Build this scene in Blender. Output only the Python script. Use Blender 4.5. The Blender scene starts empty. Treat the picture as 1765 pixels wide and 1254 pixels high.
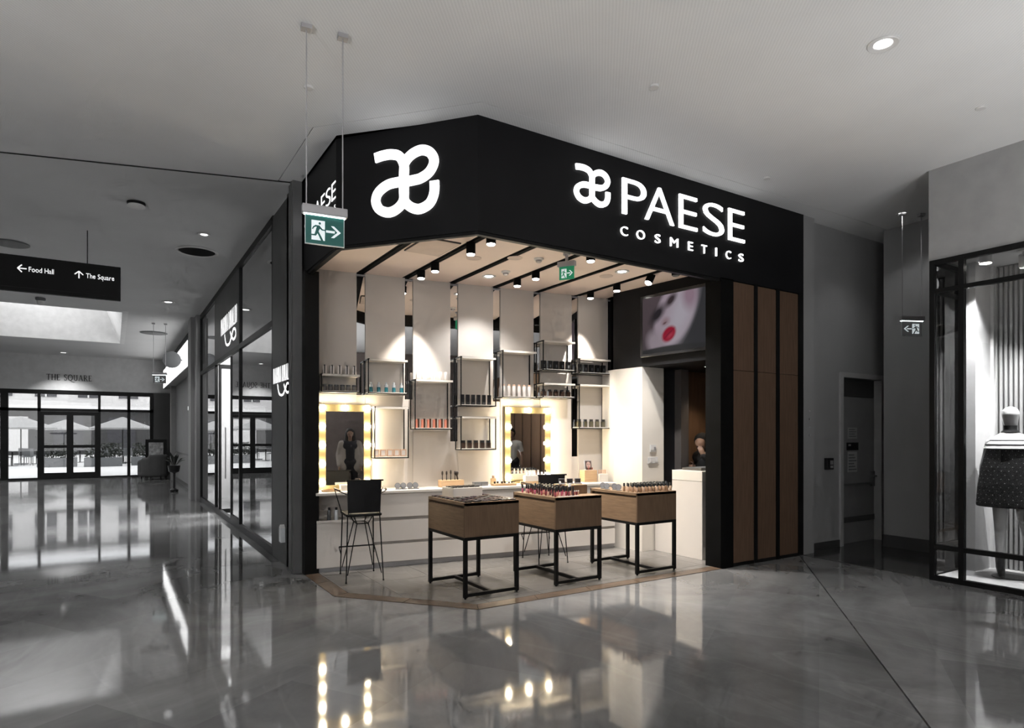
import bpy, bmesh, math, random
from mathutils import Vector, Matrix
random.seed(7)
SC = bpy.context.scene
COL = SC.collection
R = math.radians

# ------------------------------------------------------------------ camera
cam_d = bpy.data.cameras.new('camera'); cam = bpy.data.objects.new('camera', cam_d); COL.objects.link(cam)
cam.location = (0, 0, 1.55); cam.rotation_euler = (R(90), 0, R(-32.17))
cam_d.sensor_fit = 'HORIZONTAL'; cam_d.sensor_width = 36.0
cam_d.lens = 36.0 * 1093.4 / 1765.0
cam_d.shift_y = 122.7 / 1765.0
cam_d.clip_start = 0.05; cam_d.clip_end = 300
SC.camera = cam

# ------------------------------------------------------------------ world, big lights, exposure
wd = bpy.data.worlds.new('world'); SC.world = wd; wd.use_nodes = True
bg = wd.node_tree.nodes['Background']; bg.inputs[0].default_value = (0.95, 0.97, 1.0, 1); bg.inputs[1].default_value = 1.8
SC.view_settings.view_transform = 'Standard'; SC.view_settings.look = 'None'
SC.view_settings.exposure = 0.25; SC.view_settings.gamma = 1.0; SC.view_settings.use_curve_mapping = False
SC.cycles.use_denoising = True
SC.cycles.max_bounces = 6; SC.cycles.diffuse_bounces = 3; SC.cycles.glossy_bounces = 4
SC.cycles.use_adaptive_sampling = True; SC.cycles.adaptive_threshold = 0.09; SC.cycles.adaptive_min_samples = 10
SC.cycles.transparent_max_bounces = 12; SC.cycles.caustics_reflective = False; SC.cycles.caustics_refractive = False
SC.cycles.sample_clamp_indirect = 6.0; SC.cycles.blur_glossy = 0.3

def area(name, loc, rot, sx, sy, power, col=(1, 1, 1), spread=180):
    d = bpy.data.lights.new(name, 'AREA'); d.shape = 'RECTANGLE'; d.size = sx; d.size_y = sy
    d.energy = power; d.color = col; d.spread = R(spread)
    o = bpy.data.objects.new(name, d); COL.objects.link(o); o.location = loc; o.rotation_euler = rot; return o
# added fill behind the photographer, no window there, and daylight of the corridor skylight
area('added_rear_fill', (-5.0, -6.85, 2.3), (R(90), 0, R(0)), 7.0, 4.0, 160)
area('corridor_roof_daylight', (-1.7, 20.2, 6.4), (0, 0, 0), 1.9, 3.4, 150)
CEIL_FILL = [(-2.9, 1.0, 1.62, 170), (-.6, -3.2, 1.62, 190), (5.8, .65, .70, 62)]          # added fill lights aimed up to brighten the hall ceiling, all out of view
for ux, uy, uz, up in CEIL_FILL: area('added_ceiling_fill', (ux, uy, uz + .13), (R(180), 0, 0), 1.4, .7, up)
def point(name, loc, power, r=0.05, col=(1, 1, 1)):
    d = bpy.data.lights.new(name, 'POINT'); d.energy = power; d.shadow_soft_size = r; d.color = col
    o = bpy.data.objects.new(name, d); COL.objects.link(o); o.location = loc; return o
def spot(name, loc, target, power, angle=50, blend=0.5, r=0.03, col=(1, .93, .85)):
    d = bpy.data.lights.new(name, 'SPOT'); d.energy = power; d.spot_size = R(angle); d.spot_blend = blend
    d.shadow_soft_size = r; d.color = col
    o = bpy.data.objects.new(name, d); COL.objects.link(o); o.location = loc
    v = Vector(target) - Vector(loc); o.rotation_euler = v.to_track_quat('-Z', 'Y').to_euler(); return o

# ------------------------------------------------------------------ materials (procedural)
MATS = {}
def pm(name, col, rough=0.5, metal=0.0, spec=0.5, var=0.06, vscale=6.0, bump=0.0, bscale=40.0, emit=0.0, ecol=None, coat=0.0,
       stretch=None, col2=None, alpha=1.0):
    if name in MATS: return MATS[name]
    m = bpy.data.materials.new(name); m.use_nodes = True; nt = m.node_tree; N = nt.nodes; L = nt.links
    b = N['Principled BSDF']
    b.inputs['Roughness'].default_value = rough; b.inputs['Metallic'].default_value = metal
    b.inputs['Specular IOR Level'].default_value = spec
    if coat: b.inputs['Coat Weight'].default_value = coat; b.inputs['Coat Roughness'].default_value = 0.06
    tc = N.new('ShaderNodeTexCoord'); mp = N.new('ShaderNodeMapping'); L.new(tc.outputs['Object'], mp.inputs[0])
    if stretch: mp.inputs['Scale'].default_value = stretch
    no = N.new('ShaderNodeTexNoise'); no.inputs['Scale'].default_value = vscale; no.inputs['Detail'].default_value = 6
    L.new(mp.outputs[0], no.inputs['Vector'])
    rp = N.new('ShaderNodeValToRGB')
    lo = col2 if col2 else tuple(c * (1 - var) for c in col[:3])
    hi = col if col2 else tuple(min(1, c * (1 + var)) for c in col[:3])
    rp.color_ramp.elements[0].position = .3; rp.color_ramp.elements[1].position = .7
    rp.color_ramp.elements[0].color = (*lo, 1); rp.color_ramp.elements[1].color = (*hi, 1)
    L.new(no.outputs['Fac'], rp.inputs[0]); L.new(rp.outputs[0], b.inputs['Base Color'])
    if bump:
        n2 = N.new('ShaderNodeTexNoise'); n2.inputs['Scale'].default_value = bscale; n2.inputs['Detail'].default_value = 3
        L.new(mp.outputs[0], n2.inputs['Vector'])
        bp = N.new('ShaderNodeBump'); bp.inputs['Strength'].default_value = bump; bp.inputs['Distance'].default_value = 0.01
        L.new(n2.outputs['Fac'], bp.inputs['Height']); L.new(bp.outputs[0], b.inputs['Normal'])
    if emit:
        b.inputs['Emission Color'].default_value = (*(ecol or col)[:3], 1); b.inputs['Emission Strength'].default_value = emit
    MATS[name] = m; return m

def glass(name, tint=(1, 1, 1), refl=1.0):
    m = bpy.data.materials.new(name); m.use_nodes = True; nt = m.node_tree; N = nt.nodes; L = nt.links
    N.remove(N['Principled BSDF']); out = N['Material Output']
    t = N.new('ShaderNodeBsdfTransparent'); t.inputs[0].default_value = (*tint, 1)
    g = N.new('ShaderNodeBsdfGlossy'); g.inputs['Roughness'].default_value = 0.01
    f = N.new('ShaderNodeFresnel'); f.inputs['IOR'].default_value = 1.5
    no = N.new('ShaderNodeTexNoise'); no.inputs['Scale'].default_value = .8
    bp = N.new('ShaderNodeBump'); bp.inputs['Strength'].default_value = 0.01; L.new(no.outputs['Fac'], bp.inputs['Height']); L.new(bp.outputs[0], g.inputs['Normal'])
    mu = N.new('ShaderNodeMath'); mu.operation = 'MULTIPLY'; mu.inputs[1].default_value = refl; mu.use_clamp = True
    L.new(f.outputs[0], mu.inputs[0])
    x = N.new('ShaderNodeMixShader'); L.new(mu.outputs[0], x.inputs[0]); L.new(t.outputs[0], x.inputs[1]); L.new(g.outputs[0], x.inputs[2])
    L.new(x.outputs[0], out.inputs[0]); MATS[name] = m; return m

def marble(name, dark, light, rough, scale, vein, bump, spec_=.85, patch=0):
    m = bpy.data.materials.new(name); m.use_nodes = True; nt = m.node_tree; N = nt.nodes; L = nt.links; b = N['Principled BSDF']
    tc = N.new('ShaderNodeTexCoord')
    oi = N.new('ShaderNodeObjectInfo')
    ad = N.new('ShaderNodeVectorMath'); ad.operation = 'ADD'
    sc = N.new('ShaderNodeVectorMath'); sc.operation = 'SCALE'; sc.inputs['Scale'].default_value = 40
    cx = N.new('ShaderNodeCombineXYZ'); L.new(oi.outputs['Random'], cx.inputs[0]); L.new(oi.outputs['Random'], cx.inputs[1])
    L.new(cx.outputs[0], sc.inputs[0]); L.new(tc.outputs['Object'], ad.inputs[0]); L.new(sc.outputs[0], ad.inputs[1])
    n1 = N.new('ShaderNodeTexNoise'); n1.inputs['Scale'].default_value = scale; n1.inputs['Detail'].default_value = 9; n1.inputs['Roughness'].default_value = .62; n1.inputs['Distortion'].default_value = 1.1
    L.new(ad.outputs[0], n1.inputs['Vector'])
    rp = N.new('ShaderNodeValToRGB'); rp.color_ramp.elements[0].position = .32; rp.color_ramp.elements[1].position = .72
    rp.color_ramp.elements[0].color = (*dark, 1); rp.color_ramp.elements[1].color = (*light, 1); L.new(n1.outputs['Fac'], rp.inputs[0])
    mp = N.new('ShaderNodeMapping'); mp.inputs['Rotation'].default_value = (0, 0, R(25)); mp.inputs['Scale'].default_value = (1, .35, 1); L.new(ad.outputs[0], mp.inputs[0])
    n2 = N.new('ShaderNodeTexNoise'); n2.inputs['Scale'].default_value = scale * 1.7; n2.inputs['Detail'].default_value = 4; n2.inputs['Distortion'].default_value = 2.2
    L.new(mp.outputs[0], n2.inputs['Vector'])
    r2 = N.new('ShaderNodeValToRGB'); e = r2.color_ramp.elements
    e[0].position = .47; e[0].color = (0, 0, 0, 1); e[1].position = .5; e[1].color = (1, 1, 1, 1)
    e3 = r2.color_ramp.elements.new(.53); e3.color = (0, 0, 0, 1); L.new(n2.outputs['Fac'], r2.inputs[0])
    mx = N.new('ShaderNodeMix'); mx.data_type = 'RGBA'; mx.blend_type = 'ADD'; mx.inputs['Factor'].default_value = vein
    L.new(rp.outputs[0], mx.inputs['A']); L.new(r2.outputs[0], mx.inputs['B']); L.new(mx.outputs['Result'], b.inputs['Base Color'])
    if patch:   # faint tonal difference from slab to slab
        mp2 = N.new('ShaderNodeMapping'); mp2.inputs['Rotation'].default_value = (0, 0, R(-32)); L.new(tc.outputs['Object'], mp2.inputs[0])
        br = N.new('ShaderNodeTexBrick'); br.inputs['Scale'].default_value = 1.0; br.inputs['Mortar Size'].default_value = 0.0; br.inputs['Brick Width'].default_value = 1.5; br.inputs['Row Height'].default_value = .75
        br.inputs['Color1'].default_value = (1 - patch,) * 3 + (1,); br.inputs['Color2'].default_value = (1 + patch,) * 3 + (1,); L.new(mp2.outputs[0], br.inputs['Vector'])
        m3 = N.new('ShaderNodeMix'); m3.data_type = 'RGBA'; m3.blend_type = 'MULTIPLY'; m3.inputs['Factor'].default_value = 1.0
        L.new(mx.outputs['Result'], m3.inputs['A']); L.new(br.outputs['Color'], m3.inputs['B']); L.new(m3.outputs['Result'], b.inputs['Base Color'])
    b.inputs['Roughness'].default_value = rough; b.inputs['Specular IOR Level'].default_value = spec_
    if bump:
        n3 = N.new('ShaderNodeTexNoise'); n3.inputs['Scale'].default_value = 1.6; n3.inputs['Detail'].default_value = 2
        L.new(tc.outputs['Object'], n3.inputs['Vector'])
        bp = N.new('ShaderNodeBump'); bp.inputs['Strength'].default_value = bump; bp.inputs['Distance'].default_value = .02
        L.new(n3.outputs['Fac'], bp.inputs['Height']); L.new(bp.outputs[0], b.inputs['Normal'])
    MATS[name] = m; return m

M_FLOOR = marble('polished_grey_stone', (.125, .125, .125), (.31, .31, .31), .055, .42, .022, .03, .85, .16)
M_TILE = marble('grey_shop_tile', (.145, .136, .126), (.20, .188, .174), .25, .9, .02, 0, .5)
M_BORDER = pm('brown_border_tile', (.125, .085, .058), .35, var=.3, vscale=9)
M_JOINT = pm('dark_joint', (.012, .012, .012), .8)
M_CEIL = pm('white_acoustic_plaster', (.84, .84, .84), .9, var=.03, vscale=1.2, bump=.25, bscale=120)
_nt = M_CEIL.node_tree; _b = _nt.nodes['Principled BSDF']; _src = _b.inputs['Base Color'].links[0].from_socket      # fine perforation rows of the acoustic boards
_tc = _nt.nodes.new('ShaderNodeTexCoord'); _mp = _nt.nodes.new('ShaderNodeMapping'); _mp.inputs['Rotation'].default_value = (0, 0, R(40)); _nt.links.new(_tc.outputs['Object'], _mp.inputs[0])
_wv = _nt.nodes.new('ShaderNodeTexWave'); _wv.inputs['Scale'].default_value = 14.0; _nt.links.new(_mp.outputs[0], _wv.inputs['Vector'])
_mr = _nt.nodes.new('ShaderNodeMapRange'); _mr.inputs['To Min'].default_value = .95; _mr.inputs['To Max'].default_value = 1.03; _nt.links.new(_wv.outputs['Fac'], _mr.inputs['Value'])
_mx = _nt.nodes.new('ShaderNodeMix'); _mx.data_type = 'RGBA'; _mx.blend_type = 'MULTIPLY'; _mx.inputs['Factor'].default_value = 1.0
_nt.links.new(_src, _mx.inputs['A']); _nt.links.new(_mr.outputs[0], _mx.inputs['B']); _nt.links.new(_mx.outputs['Result'], _b.inputs['Base Color'])
M_CEILB = pm('grey_plaster', (.72, .72, .72), .9, var=.03, vscale=1.2, bump=.1, bscale=90)
M_GREYWALL = pm('grey_wall_paint', (.33, .33, .33), .7, var=.05, vscale=1.0)
M_DGREY = pm('dark_grey_panel', (.06, .06, .06), .45, var=.12, vscale=1.5)
M_FASCIA = pm('black_fascia', (.008, .008, .009), .45, spec=.2, var=.15, vscale=2)
M_BLACK = pm('black_metal', (.008, .008, .008), .4, spec=.18, var=.2)
M_TRACK = pm('matt_black', (.004, .004, .004), .8, spec=.1, var=.2)
M_STEEL = pm('brushed_steel', (.16, .16, .16), .4, metal=.3, var=.1)
M_ALU = pm('aluminium', (.42, .41, .42), .45, metal=.3, var=.08)
M_SHOPWALL = pm('beige_wall_panel', (.62, .57, .52), .55, var=.03, vscale=2)
M_SHOPCEIL = pm('pinkish_white_ceiling', (.90, .76, .68), .7, var=.02, vscale=2)
M_WHITE = pm('white_lacquer', (.74, .69, .64), .3, var=.02, vscale=3)
M_CREAM = pm('cream_lacquer', (.80, .75, .68), .32, var=.02, vscale=3)
M_MIRROR = pm('mirror', (.82, .82, .82), .015, metal=1.0, var=.01)
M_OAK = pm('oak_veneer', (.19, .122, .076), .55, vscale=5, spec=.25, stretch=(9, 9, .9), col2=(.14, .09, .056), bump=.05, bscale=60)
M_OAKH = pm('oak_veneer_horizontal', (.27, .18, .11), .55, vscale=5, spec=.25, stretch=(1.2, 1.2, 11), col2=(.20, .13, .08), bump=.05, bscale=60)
M_WALNUT = pm('brown_wood_panel', (.15, .092, .06), .6, spec=.2, vscale=4, stretch=(9, 9, .8), col2=(.115, .07, .046))
M_LWOOD = pm('light_wood_block', (.62, .42, .24), .5, vscale=6, stretch=(1, 1, 7), col2=(.50, .32, .18))
M_ALCOVE = pm('alcove_wood', (.24, .145, .085), .5, vscale=4, stretch=(6, 6, .6), col2=(.18, .105, .06))
M_SIGNW = pm('sign_letter_white', (.9, .9, .9), .4, emit=1.3, ecol=(1, 1, 1))
M_SIGNM = pm('sign_letter_matte_white', (.85, .85, .85), .5, emit=.7, ecol=(1, 1, 1))
M_LAMP = pm('lamp_lens', (1, .97, .93), .3, emit=14.0, ecol=(1, .95, .88))
M_LAMPD = pm('mall_lamp_lens', (1, 1, 1), .3, emit=3.0, ecol=(1, 1, 1))
M_BULB = pm('vanity_bulb', (1, .95, .82), .3, emit=80.0, ecol=(1, .86, .62))
M_GLASS = glass('clear_glass', (.93, .93, .93), 1.0)
M_GLASSR = glass('window_glass', (.85, .85, .85), 2.2)
M_LEATH = pm('black_leather', (.008, .008, .009), .5, spec=.25, bump=.15, bscale=80, var=.2)
M_PLW = pm('white_plastic', (.72, .71, .70), .4)
M_PLG = pm('grey_plastic', (.12, .125, .13), .45)
M_PLB = pm('black_plastic', (.008, .008, .009), .3, coat=.3)

# ------------------------------------------------------------------ mesh builder
class MB:
    def __init__(s): s.v = []; s.f = []; s.mi = []; s.cur = 0
    def add(s, vs, fs):
        o = len(s.v); s.v += [tuple(v) for v in vs]; s.f += [tuple(i + o for i in f) for f in fs]; s.mi += [s.cur] * len(fs); return s
    def box(s, x0, x1, y0, y1, z0, z1, rz=0, piv=None):
        vs = [(x, y, z) for z in (z0, z1) for x, y in ((x0, y0), (x1, y0), (x1, y1), (x0, y1))]
        if rz:
            px, py = piv or ((x0 + x1) / 2, (y0 + y1) / 2); c, n = math.cos(rz), math.sin(rz)
            vs = [(px + (x - px) * c - (y - py) * n, py + (x - px) * n + (y - py) * c, z) for x, y, z in vs]
        return s.add(vs, [(3, 2, 1, 0), (4, 5, 6, 7), (0, 1, 5, 4), (1, 2, 6, 5), (2, 3, 7, 6), (3, 0, 4, 7)])
    def prism(s, poly, z0, z1):
        a = sum(poly[i][0] * poly[(i + 1) % len(poly)][1] - poly[(i + 1) % len(poly)][0] * poly[i][1] for i in range(len(poly)))
        if a < 0: poly = poly[::-1]
        n = len(poly)
        vs = [(p[0], p[1], z0) for p in poly] + [(p[0], p[1], z1) for p in poly]
        fs = [tuple(range(n - 1, -1, -1)), tuple(range(n, 2 * n))] + [(i, (i + 1) % n, n + (i + 1) % n, n + i) for i in range(n)]
        return s.add(vs, fs)
    def bar(s, p, q, w, h=None, up=(0, 0, 1)):
        p, q = Vector(p), Vector(q); d = (q - p).normalized(); h = h or w
        u = Vector(up)
        if abs(d.dot(u)) > .98: u = Vector((0, 1, 0))
        a = d.cross(u).normalized() * w / 2; b = a.cross(d).normalized() * h / 2
        vs = [e + i * a + j * b for e in (p, q) for i, j in ((-1, -1), (1, -1), (1, 1), (-1, 1))]
        return s.add(vs, [(0, 1, 2, 3), (7, 6, 5, 4), (1, 0, 4, 5), (2, 1, 5, 6), (3, 2, 6, 7), (0, 3, 7, 4)])
    def cyl(s, p, q, r0, r1=None, n=14):
        p, q = Vector(p), Vector(q); r1 = r0 if r1 is None else r1; d = (q - p).normalized()
        u = Vector((0, 0, 1)) if abs(d.z) < .9 else Vector((1, 0, 0))
        a = d.cross(u).normalized(); b = d.cross(a).normalized()
        vs = [p + (a * math.cos(t) + b * math.sin(t)) * r0 for t in [2 * math.pi * i / n for i in range(n)]]
        vs += [q + (a * math.cos(t) + b * math.sin(t)) * r1 for t in [2 * math.pi * i / n for i in range(n)]]
        fs = [(i, n + i, n + (i + 1) % n, (i + 1) % n) for i in range(n)] + [tuple(range(n)), tuple(range(2 * n - 1, n - 1, -1))]
        return s.add(vs, fs)
    def tube(s, pts, r, n=8):
        pts = [Vector(p) for p in pts]; rings = []; prev = None
        for i, p in enumerate(pts):
            d = (pts[min(i + 1, len(pts) - 1)] - pts[max(i - 1, 0)]).normalized()
            if prev is None:
                u = Vector((0, 0, 1)) if abs(d.z) < .9 else Vector((1, 0, 0)); a = d.cross(u).normalized()
            else: a = (prev - d * prev.dot(d)).normalized()
            prev = a; b = d.cross(a); rr = r[i] if isinstance(r, (list, tuple)) else r
            rings.append([p + (a * math.cos(t) + b * math.sin(t)) * rr for t in [2 * math.pi * k / n for k in range(n)]])
        vs = [v for g in rings for v in g]; fs = []
        for i in range(len(rings) - 1):
            for k in range(n): fs.append((i * n + k, i * n + (k + 1) % n, (i + 1) * n + (k + 1) % n, (i + 1) * n + k))
        fs += [tuple(range(n - 1, -1, -1)), tuple(range((len(rings) - 1) * n, len(rings) * n))]
        return s.add(vs, fs)
    def lathe(s, prof, n=20, c=(0, 0, 0), sx=1, sy=1):
        vs = [(c[0] + r * math.cos(2 * math.pi * k / n) * sx, c[1] + r * math.sin(2 * math.pi * k / n) * sy, c[2] + z) for r, z in prof for k in range(n)]
        fs = [(i * n + k, i * n + (k + 1) % n, (i + 1) * n + (k + 1) % n, (i + 1) * n + k) for i in range(len(prof) - 1) for k in range(n)]
        fs += [tuple(range(n - 1, -1, -1)), tuple(range((len(prof) - 1) * n, len(prof) * n))]
        return s.add(vs, fs)
    def ball(s, c, r, n=12, m=8, sc=(1, 1, 1)):
        c = Vector(c); vs = [c + Vector((0, 0, -r * sc[2]))]
        for i in range(1, m):
            t = -math.pi / 2 + math.pi * i / m
            for k in range(n):
                a = 2 * math.pi * k / n; vs.append(c + Vector((r * sc[0] * math.cos(t) * math.cos(a), r * sc[1] * math.cos(t) * math.sin(a), r * sc[2] * math.sin(t))))
        vs.append(c + Vector((0, 0, r * sc[2]))); fs = []
        for k in range(n): fs.append((0, 1 + (k + 1) % n, 1 + k))
        for i in range(m - 2):
            for k in range(n): fs.append((1 + i * n + k, 1 + i * n + (k + 1) % n, 1 + (i + 1) * n + (k + 1) % n, 1 + (i + 1) * n + k))
        b = 1 + (m - 2) * n; top = len(vs) - 1
        for k in range(n): fs.append((b + k, b + (k + 1) % n, top))
        return s.add(vs, fs)
    def capsule(s, p, q, r0, r1, n=12):
        p, q = Vector(p), Vector(q); d = (q - p); l = d.length
        if l < 1e-5: return s.ball(p, r0)
        d = d / l; u = Vector((0, 0, 1)) if abs(d.z) < .9 else Vector((1, 0, 0)); a = d.cross(u).normalized(); b = d.cross(a).normalized()
        prof = [(-r0 * math.cos(t), r0 * math.sin(t)) for t in (0.02, .5, 1.05, math.pi / 2)] + [(l + r1 * math.cos(t), r1 * math.sin(t)) for t in (math.pi / 2, 1.05, .5, .02)]
        vs = [p + d * h + (a * math.cos(2 * math.pi * k / n) + b * math.sin(2 * math.pi * k / n)) * rr for h, rr in prof for k in range(n)]
        m = len(prof)
        fs = [(i * n + k, (i + 1) * n + k, (i + 1) * n + (k + 1) % n, i * n + (k + 1) % n) for i in range(m - 1) for k in range(n)]
        fs += [tuple(range(n)), tuple(range(m * n - 1, (m - 1) * n - 1, -1))]
        return s.add(vs, fs)
    def ribbon(s, pts, w, z0, z1):   # stroke in local XY thickened in Z, open path
        pts = [Vector((p[0], p[1])) for p in pts]; n = len(pts); L_, R_ = [], []
        for i, p in enumerate(pts):
            d = (pts[min(i + 1, n - 1)] - pts[max(i - 1, 0)]).normalized(); nn = Vector((-d.y, d.x)) * w / 2
            L_.append(p + nn); R_.append(p - nn)
        vs = []
        for z in (z0, z1):
            for i in range(n): vs += [(R_[i].x, R_[i].y, z), (L_[i].x, L_[i].y, z)]
        o = 2 * n; fs = []
        for i in range(n - 1):
            a, b, c, d = 2 * i, 2 * i + 1, 2 * i + 3, 2 * i + 2
            fs += [(a, b, c, d), (o + d, o + c, o + b, o + a), (a, d, o + d, o + a), (c, b, o + b, o + c)]
        fs += [(1, 0, o, o + 1), (2 * n - 2, 2 * n - 1, o + 2 * n - 1, o + 2 * n - 2)]
        return s.add(vs, fs)
    def mesh(s, name, mats, smooth=False):
        me = bpy.data.meshes.new(name); me.from_pydata(s.v, [], s.f)
        for m in (mats if isinstance(mats, (list, tuple)) else [mats]): me.materials.append(m)
        if len(me.materials) > 1: me.polygons.foreach_set('material_index', s.mi)
        if smooth:
            me.polygons.foreach_set('use_smooth', [True] * len(me.polygons)); me.set_sharp_from_angle(angle=R(40))
        me.update(); return me
    def build(s, name, mats, parent=None, smooth=False, bevel=0, loc=None, rz=0, rot=None):
        me = s.mesh(name, mats, smooth)
        o = bpy.data.objects.new(name, me); COL.objects.link(o)
        if parent: o.parent = parent
        if loc is not None: o.location = loc
        if rz: o.rotation_euler = (0, 0, rz)
        if rot: o.rotation_euler = rot
        if bevel:
            b = o.modifiers.new('bevel', 'BEVEL'); b.width = bevel; b.segments = 2; b.limit_method = 'ANGLE'; b.angle_limit = R(50)
        return o

def tag(o, label=None, cat=None, group=None, kind=None):
    if label: o['label'] = label
    if cat: o['category'] = cat
    if group: o['group'] = group
    if kind: o['kind'] = kind
    return o
def T(name, label, cat, loc=(0, 0, 0), rz=0, group=None):
    o = bpy.data.objects.new(name, None); COL.objects.link(o); o.empty_display_size = .1
    o.location = loc; o.rotation_euler = (0, 0, rz); return tag(o, label, cat, group)
def S(o): o['kind'] = 'structure'; return o
def link(name, me, parent=None, loc=(0, 0, 0), rz=0):
    o = bpy.data.objects.new(name, me); COL.objects.link(o); o.location = loc; o.rotation_euler = (0, 0, rz)
    if parent: o.parent = parent
    return o
def copy_tree(o, parent=None):
    c = o.copy(); COL.objects.link(c); c.parent = parent
    for ch in list(o.children): copy_tree(ch, c)
    return c
def smooth_path(pts, k=6):
    out = []; n = len(pts); P = [Vector(p) for p in pts]
    for i in range(n - 1):
        p0 = P[max(i - 1, 0)]; p1 = P[i]; p2 = P[i + 1]; p3 = P[min(i + 2, n - 1)]
        for j in range(k):
            t = j / k
            out.append(.5 * ((2 * p1) + (p2 - p0) * t + (2 * p0 - 5 * p1 + 4 * p2 - p3) * t * t + (3 * p1 - p0 - 3 * p2 + p3) * t ** 3))
    out.append(P[-1]); return out
def clip(poly, a, b, c):   # keep a*x+b*y <= c
    out = []
    for i in range(len(poly)):
        p, q = poly[i], poly[(i + 1) % len(poly)]; dp = a * p[0] + b * p[1] - c; dq = a * q[0] + b * q[1] - c
        if dp <= 0: out.append(p)
        if dp * dq < 0: t = dp / (dp - dq); out.append((p[0] + (q[0] - p[0]) * t, p[1] + (q[1] - p[1]) * t))
    return out
_fonts = {}
def glyph(ch, bold=0.0):    # mesh data of one character in a unit box (w,h) with lower left at origin
    key = (ch, bold)
    if key in _fonts: return _fonts[key]
    cu = bpy.data.curves.new('glyph', 'FONT'); cu.body = ch; cu.size = 1; cu.offset = bold; cu.resolution_u = 6
    o = bpy.data.objects.new('glyph', cu); COL.objects.link(o)
    dg = bpy.context.evaluated_depsgraph_get(); me = bpy.data.meshes.new_from_object(o.evaluated_get(dg))
    vs = [tuple(v.co) for v in me.vertices]; fs = [tuple(p.vertices) for p in me.polygons]
    bpy.data.objects.remove(o); bpy.data.curves.remove(cu); bpy.data.meshes.remove(me)
    x0 = min(v[0] for v in vs); x1 = max(v[0] for v in vs); y0 = min(v[1] for v in vs); y1 = max(v[1] for v in vs)
    _fonts[key] = (vs, fs, x0, x1, y0, y1); return _fonts[key]
def letter(ch, name, mat, parent, x0, x1, y0, y1, depth=.012, bold=0.0):
    """one raised character filling the box x0..x1, y0..y1 of the parent's XY plane"""
    vs, fs, a0, a1, b0, b1 = glyph(ch, bold)
    bm = bmesh.new(); V = [bm.verts.new((x0 + (v[0] - a0) / max(a1 - a0, 1e-6) * (x1 - x0), y0 + (v[1] - b0) / max(b1 - b0, 1e-6) * (y1 - y0), 0)) for v in vs]
    for f in fs:
        try: bm.faces.new([V[i] for i in f])
        except ValueError: pass
    ex = bmesh.ops.extrude_face_region(bm, geom=list(bm.faces))
    bmesh.ops.translate(bm, vec=(0, 0, depth), verts=[g for g in ex['geom'] if isinstance(g, bmesh.types.BMVert)])
    bmesh.ops.recalc_face_normals(bm, faces=bm.faces)
    me = bpy.data.meshes.new(name); bm.to_mesh(me); bm.free(); me.materials.append(mat)
    o = bpy.data.objects.new(name, me); COL.objects.link(o); o.parent = parent; return o
def text_line(txt, mat, parent, x, y, h, depth=.006, sx=1.0, bold=0.0, track=0.0, name='letter'):
    """characters set from left to right with their natural widths; cap height h"""
    H_ = glyph('H')[5] - glyph('H')[4]; k = h / H_
    for ch in txt:
        if ch == ' ': x += h * .45 * sx; continue
        vs, fs, a0, a1, b0, b1 = glyph(ch, bold); w = (a1 - a0) * k * sx
        letter(ch, name, mat, parent, x, x + w, y + b0 * k, y + b1 * k, depth, bold); x += w + h * (.12 + track) * sx
    return x
def text_width(txt, h, sx=1.0, bold=0.0, track=0.0):
    H_ = glyph('H')[5] - glyph('H')[4]; k = h / H_; x = 0
    for ch in txt:
        if ch == ' ': x += h * .45 * sx; continue
        vs, fs, a0, a1, b0, b1 = glyph(ch, bold); x += (a1 - a0) * k * sx + h * (.12 + track) * sx
    return x - h * (.12 + track) * sx
def remesh(mb, name, mat, parent=None, voxel=.012, it=6):
    me = mb.mesh('tmp', mat); o = bpy.data.objects.new('tmp', me); COL.objects.link(o)
    r = o.modifiers.new('r', 'REMESH'); r.mode = 'VOXEL'; r.voxel_size = voxel; r.use_smooth_shade = True
    s_ = o.modifiers.new('s', 'SMOOTH'); s_.iterations = it; s_.factor = .5
    dg = bpy.context.evaluated_depsgraph_get(); m2 = bpy.data.meshes.new_from_object(o.evaluated_get(dg))
    bpy.data.objects.remove(o); m2.name = name
    if not m2.materials: m2.materials.append(mat)
    m2.polygons.foreach_set('use_smooth', [True] * len(m2.polygons))
    return link(name, m2, parent)
ORD = ['first', 'second', 'third', 'fourth', 'fifth', 'sixth', 'seventh', 'eighth', 'ninth', 'tenth', 'eleventh', 'twelfth']

# ------------------------------------------------------------------ plan of the place (metres)
ZT, ZI, ZO = 4.40, 3.52, 3.34
A = (2.748, 4.938); Bc = (1.818, 6.07); F = (1.818, 7.37); E = (7.56, 4.938)
WA = R(-8.107)                                   # the back wall is turned by eight degrees
W0 = Vector((2.009, 7.602, 0)); UW = Vector((math.cos(WA), math.sin(WA), 0)); NW = Vector((math.sin(WA), -math.cos(WA), 0))
def wp(s, off=0.0, z=0.0): return W0 + UW * s + NW * off + Vector((0, 0, z))
XS = 1.743                                       # line of the neighbouring shop fronts
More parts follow.
